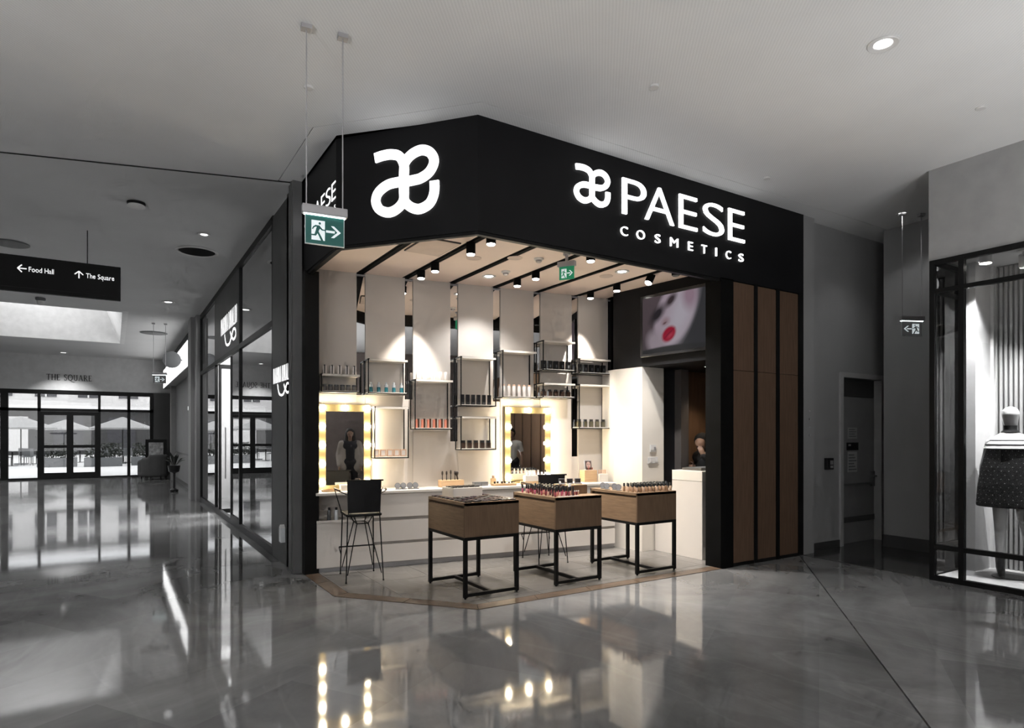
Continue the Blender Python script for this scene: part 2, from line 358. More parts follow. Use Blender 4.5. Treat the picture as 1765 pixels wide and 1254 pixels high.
# ================================================================== SETTING
# ---- mall floor: bed with three great slabs divided by the two visible joints
fl = S(MB().box(-9.2, 10.2, -7.2, 27.7, -.06, -.02).build('floor', M_JOINT))
big = [(-9.2, -7.2), (10.2, -7.2), (10.2, 27.7), (-9.2, 27.7)]
g = .006
j2 = (.128, 1.0, 8.345)                           # joint across the corridor mouth
d1 = Vector((3.07, -3.58)).normalized(); c1 = d1.x * 7.25 + d1.y * 4.74   # slanting joint to the right
far = clip(big, -j2[0], -j2[1], -j2[2] - g)
near = clip(big, j2[0], j2[1], j2[2] - g)
left = clip(near, d1.x, d1.y, c1 - g); right = clip(near, -d1.x, -d1.y, -c1 - g)
for poly in (far, left, right):
    MB().prism(poly, -.02, 0).build('floor_slab', M_FLOOR, fl)
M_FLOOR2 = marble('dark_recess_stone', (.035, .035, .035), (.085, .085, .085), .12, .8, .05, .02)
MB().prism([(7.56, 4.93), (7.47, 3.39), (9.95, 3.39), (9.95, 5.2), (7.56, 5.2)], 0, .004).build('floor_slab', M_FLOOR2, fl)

# ---- shop floor: brown border tiles and grey tiles
sf = S(MB().prism([(1.83, 7.6), (1.83, 6.09), (2.756, 4.95), (7.5, 4.95), (7.5, 7.6)], -.019, .0015).build('floor_shop', M_JOINT))
def inset_poly(path, d):
    out = []
    for i, p in enumerate(path):
        p = Vector(p); a = Vector(path[i - 1]) if i else None; b = Vector(path[i + 1]) if i < len(path) - 1 else None
        ns = []
        if a is not None: e = (p - a).normalized(); ns.append(Vector((-e.y, e.x)))
        if b is not None: e = (b - p).normalized(); ns.append(Vector((-e.y, e.x)))
        if len(ns) == 1: out.append(p + ns[0] * d)
        else:
            m = (ns[0] + ns[1]).normalized(); out.append(p + m * d / m.dot(ns[0]))
    return out
outer = [(1.800, 7.30), (1.800, 6.07), (2.748, 4.93), (5.98, 4.93)]
inner = inset_poly(outer, .15)
for i in range(3):
    o0, o1, i0, i1 = Vector(outer[i]), Vector(outer[i + 1]), inner[i], inner[i + 1]
    n = max(1, round((o1 - o0).length / .6))
    for k in range(n):
        t0, t1 = k / n, (k + 1) / n; e = .003 / (o1 - o0).length
        t0 += e; t1 -= e
        MB().prism([tuple(o0.lerp(o1, t0)), tuple(o0.lerp(o1, t1)), tuple(i0.lerp(i1, t1)), tuple(i0.lerp(i1, t0))], 0, .005).build('border_tile', M_BORDER, sf)
reg = [tuple(inset_poly(outer, .155)[k]) for k in range(4)]
area_poly = [reg[0], reg[1], reg[2], (5.98, reg[3][1]), (7.4, reg[3][1]), (7.4, 7.0), (6.2, 7.0), (1.955, 7.6)]
for ix in range(10):
    for iy in range(6):
        x0, y0 = 1.75 + ix * .6, 4.6 + iy * .6
        p = clip(clip(clip(clip(area_poly, -1, 0, -(x0 + .002)), 1, 0, x0 + .598), 0, -1, -(y0 + .002)), 0, 1, y0 + .598)
        if len(p) >= 3:
            MB().prism(p, 0, .005).build('tile', M_TILE, sf)

# ---- ceilings
def crease(x): return 7.42 + (1.572 - x) * .288
ce = S(MB().box(-9.2, 10.2, -7.2, 17.2, 4.52, 4.6).box(-9.2, -3.6, 17.2, 23.1, 4.52, 4.6).box(.2, 10.2, 17.2, 23.1, 4.52, 4.6).box(-9.2, 10.2, 23.1, 27.8, 4.52, 4.6).build('ceiling', M_JOINT))
MB().prism([(-9.2, -7.2), (1.566, -7.2), (1.566, crease(1.566) - .012), (-9.2, crease(-9.2) - .012)], ZT, 4.5) \
    .prism([(1.566, -7.2), (10.2, -7.2), (10.2, 4.66), (2.665, 4.735), (1.566, 5.955)], ZT, 4.5).build('ceiling_panel', M_CEIL, ce)
mb = MB()
sea = [(1.574, 7.42), (1.574, 5.962), (2.668, 4.742), (10.2, 4.668)]
fas = [(1.80, 7.42), (1.80, 6.0), (2.745, 5.0), (10.2, 5.3)]
for i in range(3): mb.prism([sea[i], sea[i + 1], fas[i + 1], fas[i]], ZT, 4.5)
mb.build('ceiling_panel', M_CEIL, ce)
mb = MB()
mb.prism([(-9.2, crease(-9.2)), (1.76, crease(1.76)), (1.76, 17.2), (-9.2, 17.2)], 4.392, 4.5)
mb.box(-9.2, -3.6, 17.2, 23.1, 4.392, 4.5).box(.2, 1.76, 17.2, 23.1, 4.392, 4.5).box(-9.2, 1.76, 23.1, 27.7, 4.392, 4.5)
mb.build('ceiling_panel', M_CEILB, ce)
M_WELL = pm('skylight_well_plaster', (.8, .8, .8), .8)
B_ = [(-3.58, 17.22), (.18, 17.22), (.18, 23.08), (-3.58, 23.08)]; U_ = [(-2.75, 18.3), (-.65, 18.3), (-.65, 22.0), (-2.75, 22.0)]
vs = [(x, y, 4.389) for x, y in B_] + [(x, y, 6.5) for x, y in U_] + [(x + (.12 if x > -1 else -.12), y + (.12 if y > 20 else -.12), 4.389) for x, y in B_] + [(x + (.12 if x > -1 else -.12), y + (.12 if y > 20 else -.12), 6.62) for x, y in U_]
fs = [(i, (i + 1) % 4, 4 + (i + 1) % 4, 4 + i) for i in range(4)] + [(8 + (i + 1) % 4, 8 + i, 12 + i, 12 + (i + 1) % 4) for i in range(4)] + [(4, 5, 6, 7), (15, 14, 13, 12)] + [((i + 1) % 4, i, 8 + i, 8 + (i + 1) % 4) for i in range(4)]
well = S(MB().add(vs, fs).build('trim_1', M_WELL))

mb = MB(); mb.prism([(-9.2, crease(-9.2) - .014), (1.70, crease(1.70) - .014), (1.70, crease(1.70) + .002), (-9.2, crease(-9.2) + .002)], 4.391, 4.42); S(mb.build('crease_shade_bead', M_JOINT))  # black bead put in to draw the shadow line along the crease
# ---- outer shell of the hall (closes it off behind and beside the photographer)
M_TAN = pm('brown_far_cladding', (.16, .13, .12), .6, var=.1)
S(MB().box(-9.2, 1.6, -7.2, -7.0, 0, 4.52).build('wall_front', M_GREYWALL))
S(MB().box(1.6, 10.2, -7.2, -6.9, 0, 4.52).build('wall_rear', M_TAN))
S(MB().box(-9.2, -9.0, -7.2, 9, 0, 4.52).box(-9.0, -5.6, 8.8, 9, 0, 4.52).box(-5.8, -5.6, 9, 27.6, 0, 4.52).build('wall_left', M_GREYWALL))
S(MB().box(9.95, 10.2, -7.0, 27.6, 0, 4.52).build('wall_right', M_GREYWALL))

# ---- shop fascia
S_IN = [(F[0] + .07, F[1]), (Bc[0] + .07, Bc[1] + .024), (A[0] + .024, A[1] + .07), (E[0], E[1] + .07)]
OUT = [F, Bc, A, E]
mb = MB()
for i in range(3): mb.prism([OUT[i], OUT[i + 1], S_IN[i + 1], S_IN[i]], ZO + .03, ZT)
fas_o = S(mb.build('wall_fascia', M_FASCIA))
mb = MB()
off = [(F[0] + .012, F[1]), (Bc[0] + .012, Bc[1] + .004), (A[0] + .005, A[1] + .012), (5.97, E[1] + .012)]
inn = [(F[0] + .06, F[1]), (Bc[0] + .06, Bc[1] + .02), (A[0] + .02, A[1] + .06), (5.97, E[1] + .06)]
for i in range(3): mb.prism([off[i], off[i + 1], inn[i + 1], inn[i]], ZO, ZO + .03)
mb.build('lower_trim', M_BLACK, fas_o)

# ---- jambs and the slatted wood front
S(MB().box(5.965, 6.19, 4.938, 5.16, 0, ZO + .04).build('trim_2', M_TRACK))
S(MB().box(1.80, 1.955, 7.17, 7.36, 0, ZO + .04).build('trim_3', M_BLACK))
S(MB().box(1.70, 1.80, 7.30, 7.50, 0, ZT).box(1.69, 1.70, 7.35, 7.38, 0, ZT).build('trim_4', pm('grey_pilaster', (.13, .13, .13), .45)))
wf = S(MB().box(6.19, 7.56, 4.965, 5.06, 0, ZO + .04).box(6.19, 7.56, 4.945, 4.965, 0, .04).build('wall_wood_front', M_BLACK))
for x0, x1 in ((6.195, 6.572), (6.64, 6.999), (7.07, 7.453)):
    for z0, z1 in ((.04, 2.315), (2.32, 3.36)):
        MB().box(x0, x1, 4.945, 4.966, z0, z1).build('wood_panel', M_WALNUT, wf, bevel=.002)
for x0, x1 in ((6.574, 6.638), (7.001, 7.068), (7.455, 7.56)):
    MB().box(x0, x1, 4.938, 4.966, 0, ZO + .04).build('batten', M_BLACK, wf)

# ---- shop back wall: seven panels with mirror strips between
wb = S(MB().box(-.25, 4.25, 0.03, .18, 0, ZT).build('wall_back', M_TRACK, loc=W0, rz=WA))
for k in range(7):
    a, b = (.607 + .598 * (k - 1), .607 + .598 * (k - 1) + .493) if k else (-.1, .502)
    MB().box(a, b, 0, .03, 0, ZI).build('wall_panel', M_SHOPWALL, wb, bevel=.0015)
for k, zend in enumerate((2.04, 2.0, 1.47, 2.0, 2.04, 1.25, .9)):
    a = .504 + .598 * k
    MB().box(a, a + .101, .018, .03, zend, ZI - .015).build('mirror_strip', M_MIRROR, wb)
    MB().box(a, a + .101, .008, .03, .0, zend).build('filler_strip', M_SHOPWALL, wb)
    MB().box(a, a + .101, .0, .012, ZI - .03, ZI - .012).build('strip_head', M_ALU, wb)

# ---- shop ceiling: pinkish panels between black lighting channels
chan = [2.55, 3.11, 3.72, 4.31, 4.95, 5.56, 6.15]
sc_ = S(MB().prism([(1.86, 7.7), (1.86, 6.12), (2.78, 4.99), (7.5, 4.99), (7.5, 7.1)], ZI + .004, ZI + .14).build('ceiling_shop', M_TRACK))
foot = [(1.87, 7.68), (1.87, 6.12), (2.78, 5.0), (6.10, 5.0), (6.02, 7.05)]
edges = [1.0] + chan + [7.6]
for k in range(8):
    x0 = edges[k] + (.05 if k else 0); x1 = edges[k + 1] - (.05 if k < 7 else 0)
    p = clip(clip(foot, -1, 0, -x0), 1, 0, x1)
    if len(p) >= 3: MB().prism(p, ZI, ZI + .0035).build('ceiling_panel', M_SHOPCEIL, sc_)
for k in range(7):
    x = chan[k]; y1 = 7.58 - .142 * (x - 2.0); y0 = 5.02 if x > 2.77 else 6.10 - (x - 1.85) * 1.18
    MB().box(x - .018, x + .018, y0, y1, ZI - .004, ZI + .0035).build('track_rail', M_TRACK, sc_)

# ---- right side of the shop: television bulkhead, column, alcove
bk = S(MB().prism([(5.896, 6.726), (6.085, 5.16), (7.5, 5.16), (7.5, 6.726)], 2.46, ZI + .06).build('wall_television', pm('black_bulkhead', (.008, .008, .009), .6, spec=.15)))
S(MB().prism([(5.897, 6.72), (5.953, 6.215), (6.35, 6.215), (6.35, 7.0), (5.93, 7.0)], 0, 2.46).build('wall_column', M_CREAM))
S(MB().box(6.35, 6.66, 6.30, 6.34, 0, 2.46).build('door_1', pm('black_door', (.008, .009, .011), .35)))
S(MB().box(6.65, 6.80, 6.18, 6.30, 0, 2.46).build('trim_5', pm('grey_post', (.11, .10, .095), .5)))
S(MB().box(6.66, 7.5, 6.36, 6.44, 0, 2.46).build('wall_alcove_back', M_ALCOVE)); S(MB().box(7.44, 7.5, 5.1, 6.36, 0, 2.46).build('wall_alcove_side', M_ALCOVE))
S(MB().box(7.5, 7.56, 5.06, 7.3, 0, ZT).box(6.1, 7.56, 7.0, 7.1, 0, ZT).build('wall_service', M_TRACK))
for i, (x, y) in enumerate(((6.62, 5.72), (6.95, 5.72))):
    o = T('alcove_downlight', ['small dim downlight in black soffit, nearer the column', 'small dim downlight in black soffit, nearer the wood front'][i], 'downlight', (x, y, 2.455), group='downlights under the television bulkhead')
    MB().cyl((0, 0, -.003), (0, 0, .003), .03).build('rim', M_STEEL, o); MB().cyl((0, 0, -.005), (0, 0, -.003), .016).build('lens', M_LAMPD, o)
spot('alcove_glow', (6.95, 5.80, 2.44), (7.05, 6.1, 0), 18, 90, .8, col=(1, .8, .6))

# ---- recess with the service door
S(MB().box(7.56, 7.80, 4.945, 5.3, 0, ZT).build('trim_6', M_GREYWALL))
wr = S(MB().box(7.80, 8.57, 5.05, 5.3, 0, ZT).box(9.66, 10.0, 5.05, 5.3, 0, ZT).box(8.57, 9.66, 5.05, 5.3, 2.42, ZT).build('wall_recess', M_GREYWALL))
MB().box(7.805, 7.812, 5.03, 5.05, 0, ZT).build('joint_bead', M_DGREY, wr)
M_FRAME = pm('door_frame_grey', (.42, .42, .42), .5)
dr = S(MB().box(8.62, 9.60, 5.13, 5.18, .005, 2.10).build('door_2', pm('service_door_grey', (.25, .25, .25), .5)))
MB().box(8.62, 9.60, 5.13, 5.18, 2.11, 2.36).build('transom_panel', M_DGREY, dr)
MB().box(8.55, 8.62, 5.02, 5.2, 0, 2.43).box(9.60, 9.67, 5.02, 5.2, 0, 2.43).box(8.62, 9.60, 5.02, 5.2, 2.36, 2.43).build('door_frame', M_FRAME, dr)
MB().box(8.64, 9.54, 5.09, 5.12, .83, .86).box(8.66, 8.69, 5.11, 5.13, .82, .87).box(9.49, 9.52, 5.11, 5.13, .82, .87).build('push_bar', M_STEEL, dr)
MB().box(9.50, 9.57, 5.10, 5.13, .80, 1.02).cyl((9.535, 5.10, .95), (9.535, 5.06, .95), .012).box(9.46, 9.545, 5.055, 5.07, .94, .96).build('handle', M_STEEL, dr)
MB().box(8.62, 9.6, 5.122, 5.131, .30, .38).build('kick_strip', M_DGREY, dr)
S(MB().box(9.1, 9.9, 3.3, 4.73, 0, ZT).build('wall_end', M_GREYWALL))
S(MB().box(9.085, 9.1, 3.3, 4.745, 0, .17).box(9.085, 9.9, 4.73, 4.745, 0, .17).build('baseboard_end', M_DGREY))
S(MB().box(7.82, 8.55, 5.035, 5.05, 0, .10).build('baseboard_recess', M_DGREY))

# ---- neighbouring boutique along the corridor (left)
S(MB().box(XS, 1.80, 7.50, 8.57, 0, 4.36).box(XS, 6.0, 7.70, 7.78, 0, 4.4).build('wall_pillar', M_DGREY))
M_BOUT = pm('boutique_wall', (.45, .45, .45), .7)
S(MB().box(5.9, 6.0, 7.7, 17.2, 0, 4.4).box(1.8, 6.0, 17.0, 17.2, 0, 4.4).build('wall_boutique', M_BOUT))
S(MB().box(1.76, 6.0, 7.78, 17.0, 4.3, 4.4).build('ceiling_boutique', M_CEIL))
S(MB().box(1.79, 5.9, 7.78, 17.0, 0, .006).build('floor_boutique', pm('boutique_floor', (.22, .22, .22), .2)))
area('boutique_ceiling_light', (3.6, 12.3, 4.28), (0, 0, 0), 3.0, 8.0, 1400)
w1 = S(MB().box(XS, 1.80, 8.57, 17.0, 0, .10).build('window_1', M_BLACK))
for y in (8.60, 11.15, 14.05, 16.6): MB().box(XS, 1.80, y - .03, y + .03, .10, 4.36).build('mullion', M_BLACK, w1)
MB().box(XS, 1.80, 8.57, 17.0, 2.96, 3.04).build('transom_bar', M_BLACK, w1)
MB().box(XS, 1.80, 8.57, 17.0, 4.28, 4.385).build('head_bar', M_BLACK, w1)
for y0, y1 in ((8.63, 11.12), (14.08, 16.57)): MB().box(1.768, 1.776, y0, y1, .10, 2.96).build('pane', M_GLASSR, w1)
for y0, y1 in ((8.63, 11.12), (14.08, 16.57)): MB().box(1.768, 1.776, y0, y1, 3.04, 4.28).build('pane', M_GLASSR, w1)
MB().box(XS, 1.79, 11.18, 14.02, 3.04, 4.28).build('sign_panel', M_DGREY, w1)
for i, (y, wdt) in enumerate(((12.1, 1.25), (13.6, 1.25))):
    d = S(MB().box(0, .05, -.025, .025, .02, 2.94).box(wdt - .05, wdt, -.025, .025, .02, 2.94).box(.05, wdt - .05, -.025, .025, .02, .10).box(.05, wdt - .05, -.025, .025, 2.86, 2.94)
          .build('door_%d' % (3 + i), M_BLACK, loc=(XS + .01, y, 0)))
    MB().box(.05, wdt - .05, -.004, .004, .10, 2.86).build('pane', M_GLASSR, d)
    MB().cyl((.12, -.06, .7), (.12, -.06, 1.7), .014).cyl((.12, -.06, .8), (.12, -.02, .8), .01).cyl((.12, -.06, 1.6), (.12, -.02, 1.6), .01).build('pull_handle', M_STEEL, d)
MB().box(XS, 1.80, 11.18, 12.05, .10, .16).build('threshold', M_BLACK, w1)
MB().box(1.768, 1.776, 11.18, 12.06, .16, 2.96).build('pane', M_GLASSR, w1)
S(MB().box(1.58, 1.80, 17.0, 17.6, 0, 4.385).box(1.66, 1.80, 16.6, 17.0, 0, 4.385).build('wall_pilaster', M_GREYWALL))

# ---- the shop beyond, with its glowing sign box
S(MB().box(1.85, 1.95, 17.6, 27.6, 0, 4.385).build('wall_far_shop', pm('far_shop_wall', (.20, .20, .20), .6))); S(MB().box(1.70, 1.85, 24.8, 25.3, 0, 4.385).build('wall_far_pier', MATS['far_shop_wall']))
S(MB().box(1.835, 1.85, 17.6, 24.8, .95, 1.0).box(1.835, 1.85, 17.6, 24.8, 0, .12).build('baseboard_far_shop', M_DGREY))

# ---- far end: header and glazed doors to the square
wh = S(MB().box(-5.7, 1.9, 27.6, 27.8, 3.15, 4.52).build('wall_header', pm('header_plaster', (.62, .62, .62), .8)))
S(MB().box(1.30, 1.85, 27.5, 27.8, 0, 3.15).build('wall_jamb', M_DGREY))
wf_ = S(MB().box(-5.6, 1.3, 27.6, 27.7, 3.0, 3.15).box(-5.6, 1.3, 27.6, 27.7, 0, .06).build('window_2', M_BLACK))
for x, w in ((-4.6, .06), (-3.15, .22), (-2.19, .09), (-.42, .08), (.50, .10), (1.24, .12)): MB().box(x - w / 2, x + w / 2, 27.6, 27.7, .06, 3.0).build('mullion', M_BLACK, wf_)
MB().box(-5.6, 1.3, 27.6, 27.7, 2.40, 2.50).build('transom_bar', M_BLACK, wf_)
xs = [-5.6, -4.57, -3.26, -2.235, -.46, .45, 1.18]
xs0 = [-5.6, -4.57, -3.04, -2.145, -.38, .55]; xs1 = [-4.63, -3.26, -2.235, -.46, .45, 1.18]
for a, b in zip(xs0, xs1):
    MB().box(a, b, 27.645, 27.655, 2.5, 3.0).build('pane', M_GLASS, wf_)
for a, b in ((-5.6, -4.63), (-4.57, -3.26), (-3.04, -2.235), (-.38, .45), (.55, 1.18)):
    MB().box(a, b, 27.645, 27.655, .06, 2.4).build('pane', M_GLASS, wf_)
for a, b, n in ((-2.145, -1.30, 5), (-1.30, -.46, 6)):
    d = S(MB().box(a, a + .10, 27.58, 27.64, .03, 2.39).box(b - .10, b, 27.58, 27.64, .03, 2.39).box(a + .10, b - .10, 27.58, 27.64, .03, .22).box(a + .10, b - .10, 27.58, 27.64, 2.26, 2.39)
          .box(a + .10, b - .10, 27.58, 27.64, 1.10, 1.20).build('door_%d' % n, M_BLACK))
    MB().box(a + .10, b - .10, 27.605, 27.615, .22, 1.10).build('pane', M_GLASS, d); MB().box(a + .10, b - .10, 27.605, 27.615, 1.20, 2.26).build('pane', M_GLASS, d)

# ---- right-hand boutique with the show window
S(MB().box(7.45, 7.60, -6.9, 3.40, 3.42, ZT).box(7.60, 9.1, 3.30, 3.40, 3.42, ZT).build('wall_boutique_right', pm('right_wall_paint', (.36, .36, .36), .7)))
cl = S(MB().box(7.47, 7.6, -6.9, .6, 0, 3.42).build('wall_cladding', M_BLACK))
for k in range(9): MB().box(7.45, 7.47, -6.8 + .82 * k, -6.1 + .82 * k, .04, 3.4).build('wood_panel', M_ALCOVE, cl)
S(MB().box(7.50, 9.9, -3.0, 3.36, .0, .05).build('floor_showcase', pm('showcase_floor', (.62, .62, .62), .3)))
S(MB().box(7.50, 9.9, -3.0, 3.36, 3.46, 3.52).build('ceiling_showcase', M_CEIL))
w3 = S(MB().box(7.43, 7.49, .6, 3.385, 0, .05).box(7.49, 9.1, 3.335, 3.385, 0, .05).build('window_3', M_BLACK))
for y in (3.36, 3.085, 1.9): MB().box(7.43, 7.49, y - .025, y + .025, .05, 3.42).build('mullion', M_BLACK, w3)
MB().box(9.02, 9.08, 3.335, 3.385, .05, 3.42).build('mullion', M_BLACK, w3)
for z0, z1 in ((.335, .385), (3.065, 3.11), (3.37, 3.42)):
    MB().box(7.432, 7.488, .6, 3.383, z0, z1).box(7.488, 9.08, 3.337, 3.383, z0, z1).build('rail', M_BLACK, w3)
for y0, y1 in ((3.11, 3.335), (1.925, 3.06), (.6, 1.875)):
    for z0, z1 in ((.05, .335), (.385, 3.065), (3.11, 3.37)): MB().box(7.455, 7.463, y0, y1, z0, z1).build('pane', M_GLASSR, w3)
for z0, z1 in ((.05, .335), (.385, 3.065), (3.11, 3.37)): MB().box(7.49, 9.02, 3.352, 3.358, z0, z1).build('pane', M_GLASSR, w3)
S(MB().box(8.05, 8.42, 3.20, 3.30, .05, 3.46).box(8.42, 8.5, 3.17, 3.30, .05, 3.46).build('wall_white_pier', pm('white_pier', (.75, .75, .75), .6)))
sl = S(MB().box(8.50, 8.56, .6, 3.2, .05, 3.46).build('wall_slatted', pm('slat_backing', (.10, .10, .10), .8)))
M_SLAT = pm('grey_slat', (.36, .36, .36), .55)
me = MB().box(-.03, 0, -.013, .013, .05, 3.44).mesh('slat', M_SLAT)
for k in range(40): link('slat', me, sl, (8.50, 3.165 - k * .047, 0))
spot('showcase_lamp', (7.95, 2.75, 3.3), (8.05, 2.95, .8), 230, 70, .6, col=(1, 1, 1))
spot('showcase_lamp', (7.75, 3.05, 3.38), (8.2, 3.25, 1.6), 420, 60, .6, col=(1, 1, 1))
spot('showcase_lamp', (7.9, 2.2, 3.4), (8.4, 2.4, 0), 420, 80, .6, col=(1, 1, 1))

# ---- outside: the square behind the glass
S(MB().box(-30, 40, 27.85, 90, -.05, 0).build('floor_square', pm('pale_paving', (.62, .62, .61), .8)))
# ================================================================== SIGNS
LOGO_A = [(-1.0, .90), (-.72, .945), (-.42, .94), (-.15, .83), (0, .52), (0, .1), (0, -.48), (-.10, -.72), (-.33, -.88), (-.57, -.91), (-.84, -.78), (-.97, -.5), (-.87, -.22), (-.55, -.02), (-.17, .02)]
LOGO_E = [(.02, .0), (.3, .01), (.58, .05), (.86, .22), (1.0, .52), (.88, .8), (.6, .93), (.3, .86), (.08, .68), (0, .45), (0, -.48), (.10, -.72), (.34, -.89), (.58, -.92), (.86, -.78), (1.0, -.48), (1.01, -.1)]
def logo(parent, x0, x1, z0, z1, depth=.02):
    cx, cy = (x0 + x1) / 2, (z0 + z1) / 2; hx = (x1 - x0) / 2 / 1.15; hy = (z1 - z0) / 2 / 1.09
    for nm, pts, dz in (('logo_stroke', LOGO_A, 0), ('logo_stroke', LOGO_E, .0006)):
        MB().ribbon([(cx + p.x * hx, cy + p.y * hy) for p in smooth_path([(a, b, 0) for a, b in pts], 6)], .30 * (hx + hy) / 2, 0, depth + dz).build(nm, M_SIGNW, parent)
def brand(parent, X0, k, Z0, lx=0.0, dp=.02):
    f = lambda x: lx + (x - 3.808) * k
    gz = lambda z: Z0 + (z - 3.83) * k
    logo(parent, f(3.808), f(4.275), gz(3.84), gz(4.215), dp)
    for ch, a, b in (('P', 4.44, 4.775), ('A', 4.758, 5.189), ('E', 5.27, 5.557), ('S', 5.655, 6.005), ('E', 6.086, 6.373)):
        letter(ch, 'letter', M_SIGNW, parent, f(a), f(b), gz(3.835), gz(4.205), dp, -.011)
    for ch, a, b in (('C', 4.421, 4.519), ('O', 4.642, 4.758), ('S', 4.907, 4.987), ('M', 5.136, 5.257), ('E', 5.417, 5.491), ('T', 5.633, 5.719), ('I', 5.866, 5.887), ('C', 6.046, 6.133), ('S', 6.273, 6.357)):
        letter(ch, 'small_letter', M_SIGNW, parent, f(a), f(b), gz(3.61), gz(3.705), dp * .75, -.002)
o = T('brand_sign', 'glowing white PAESE COSMETICS lettering with logo on long black fascia', 'sign', (0, 4.937, 0)); o.rotation_euler = (R(90), 0, 0); brand(o, 0, 1, 3.83, 3.808)
o = T('logo_sign', 'large glowing white ae logo on the chamfered corner fascia', 'sign', (Bc[0], Bc[1], 0)); o.rotation_euler = (R(90), 0, R(-50.61)); logo(o, .385, 1.087, 3.575, 4.205)
o = T('side_brand_sign', 'small glowing PAESE lettering on side fascia behind the exit sign', 'sign', (1.817, 7.25, 0)); o.rotation_euler = (R(90), 0, R(-90)); brand(o, 0, .456, 3.835, 0, .003)

M_EXITG = pm('exit_green', (.012, .10, .085), .35, emit=.03, ecol=(.05, .45, .40))
M_EXITG2 = pm('exit_green_bright', (.01, .16, .08), .35, emit=.25, ecol=(.03, .4, .18))
M_EXITK = pm('exit_grey', (.05, .05, .05), .35, emit=.08, ecol=(.3, .3, .3))
M_EXITW = pm('exit_white', (.7, .74, .76), .4, emit=.45, ecol=(.8, .9, .92))
M_STRIP = pm('exit_light_strip', (1, 1, 1), .4, emit=6, ecol=(.85, 1, 1))
def pictogram(pt, w, h, flip, back, white):
    """running figure leaving a door, beside an arrow; panel spans 0..w, -h..0 in local x,z facing -y"""
    X = (lambda x: w - x) if flip else (lambda x: x)
    def pl(nm, polys, m, y):
        mb = MB()
        for p in polys:
            q = [(X(a * w), b * h) for a, b in p]
            ar = sum(q[i][0] * q[(i + 1) % len(q)][1] - q[(i + 1) % len(q)][0] * q[i][1] for i in range(len(q)))
            if ar < 0: q = q[::-1]
            n = len(q); mb.add([(a, y, b) for a, b in q] + [(a, y - .0015, b) for a, b in q], [tuple(range(n - 1, -1, -1)), tuple(range(n, 2 * n))] + [(i, (i + 1) % n, n + (i + 1) % n, n + i) for i in range(n)])
        return mb.build(nm, m, pt)
    pl('door_symbol', [[(.15, -.17), (.50, -.17), (.50, -.87), (.15, -.87)]], white, -.0105)
    circ = [(.365 + .032 * math.cos(t), -.27 + .045 * math.sin(t)) for t in [k * math.pi / 5 for k in range(10)]]
    man = [circ, [(.25, -.345), (.36, -.345), (.39, -.40), (.31, -.62), (.24, -.62), (.285, -.40)], [(.25, -.345), (.285, -.39), (.22, -.43), (.19, -.50), (.16, -.49), (.19, -.40)],
           [(.35, -.36), (.39, -.40), (.44, -.47), (.52, -.48), (.52, -.515), (.42, -.51), (.34, -.43)],
           [(.24, -.60), (.31, -.62), (.27, -.72), (.10, -.72), (.08, -.68), (.23, -.665)], [(.28, -.56), (.335, -.56), (.44, -.82), (.46, -.88), (.40, -.88), (.37, -.80)]]
    pl('running_figure', man, back, -.0122)
    pl('arrow', [[(.53, -.48), (.76, -.48), (.76, -.56), (.53, -.56)], [(.66, -.31), (.74, -.31), (.92, -.52), (.83, -.52)], [(.66, -.73), (.74, -.73), (.92, -.52), (.83, -.52)]], white, -.0105)
def exit_sign(name, label, x, y, rz, ztop, zb, w, ph, green, flip, group='hanging exit signs'):
    o = T(name, label, 'exit sign', (x, y, zb), rz, group)
    MB().box(-w / 2, w / 2, -.028, .028, 0, .062).build('housing', M_ALU, o, bevel=.006)
    MB().box(-w / 2 + .015, w / 2 - .015, -.012, .012, -.008, 0).build('light_strip', M_STRIP, o)
    pw = w * .84
    p = MB().box(-pw / 2, pw / 2, -.006, .006, -ph, -.008).build('sign_panel', green, o)
    MB().box(-pw / 2 - .005, -pw / 2, -.006, .006, -ph, -.008).box(pw / 2, pw / 2 + .005, -.006, .006, -ph, -.008).box(-pw / 2 - .005, pw / 2 + .005, -.006, .006, -ph - .006, -ph).build('panel_edge', pm('clear_edge', (.55, .6, .6), .2), o)
    before = set(bpy.data.objects); pictogram(p, pw, ph - .008, flip, green, M_EXITW)
    for q in set(bpy.data.objects) - before: q.location = (-pw / 2, .004, -.008)
    for sx in (-1, 1):
        r = MB().cyl((sx * w * .40, 0, .06), (sx * w * .40, 0, ztop - zb - .02), .0045, n=8).build('rod', M_ALU, o)
        MB().box(sx * w * .40 - .035, sx * w * .40 + .035, -.03, .03, ztop - zb - .03, ztop - zb).build('ceiling_rose', M_ALU, r)
    return o
exit_sign('exit_sign', 'green exit sign with right arrow hanging before the side fascia', 1.263, 4.486, R(-7), ZT, 3.095, .31, .205, M_EXITG, False)
exit_sign('exit_sign', 'grey exit sign with left arrow hanging in the service recess', 8.70, 4.17, R(-26), ZT, 3.02, .33, .19, M_EXITK, True)
exit_sign('exit_sign', 'distant small exit sign hanging far down the corridor', 1.0, 18.4, R(-10), 4.385, 3.08, .34, .21, M_EXITK, False)
o = T('ceiling_exit_sign', 'small bright green exit sign on a stem under the shop ceiling', 'exit sign', (4.16, 5.50, ZI), R(-58))
MB().cyl((0, 0, 0), (0, 0, -.09), .016).cyl((0, 0, 0), (0, 0, -.02), .04).build('stem', M_ALU, o)
MB().box(-.10, .10, -.03, .03, -.145, -.09).build('housing', M_ALU, o, bevel=.005)
p = MB().box(-.085, .085, -.005, .005, -.285, -.145).build('sign_panel', M_EXITG2, o)
b4 = set(bpy.data.objects); pictogram(p, .17, .14, False, M_EXITG2, M_EXITW)
for q in set(bpy.data.objects) - b4: q.location = (-.085, .004, -.145)

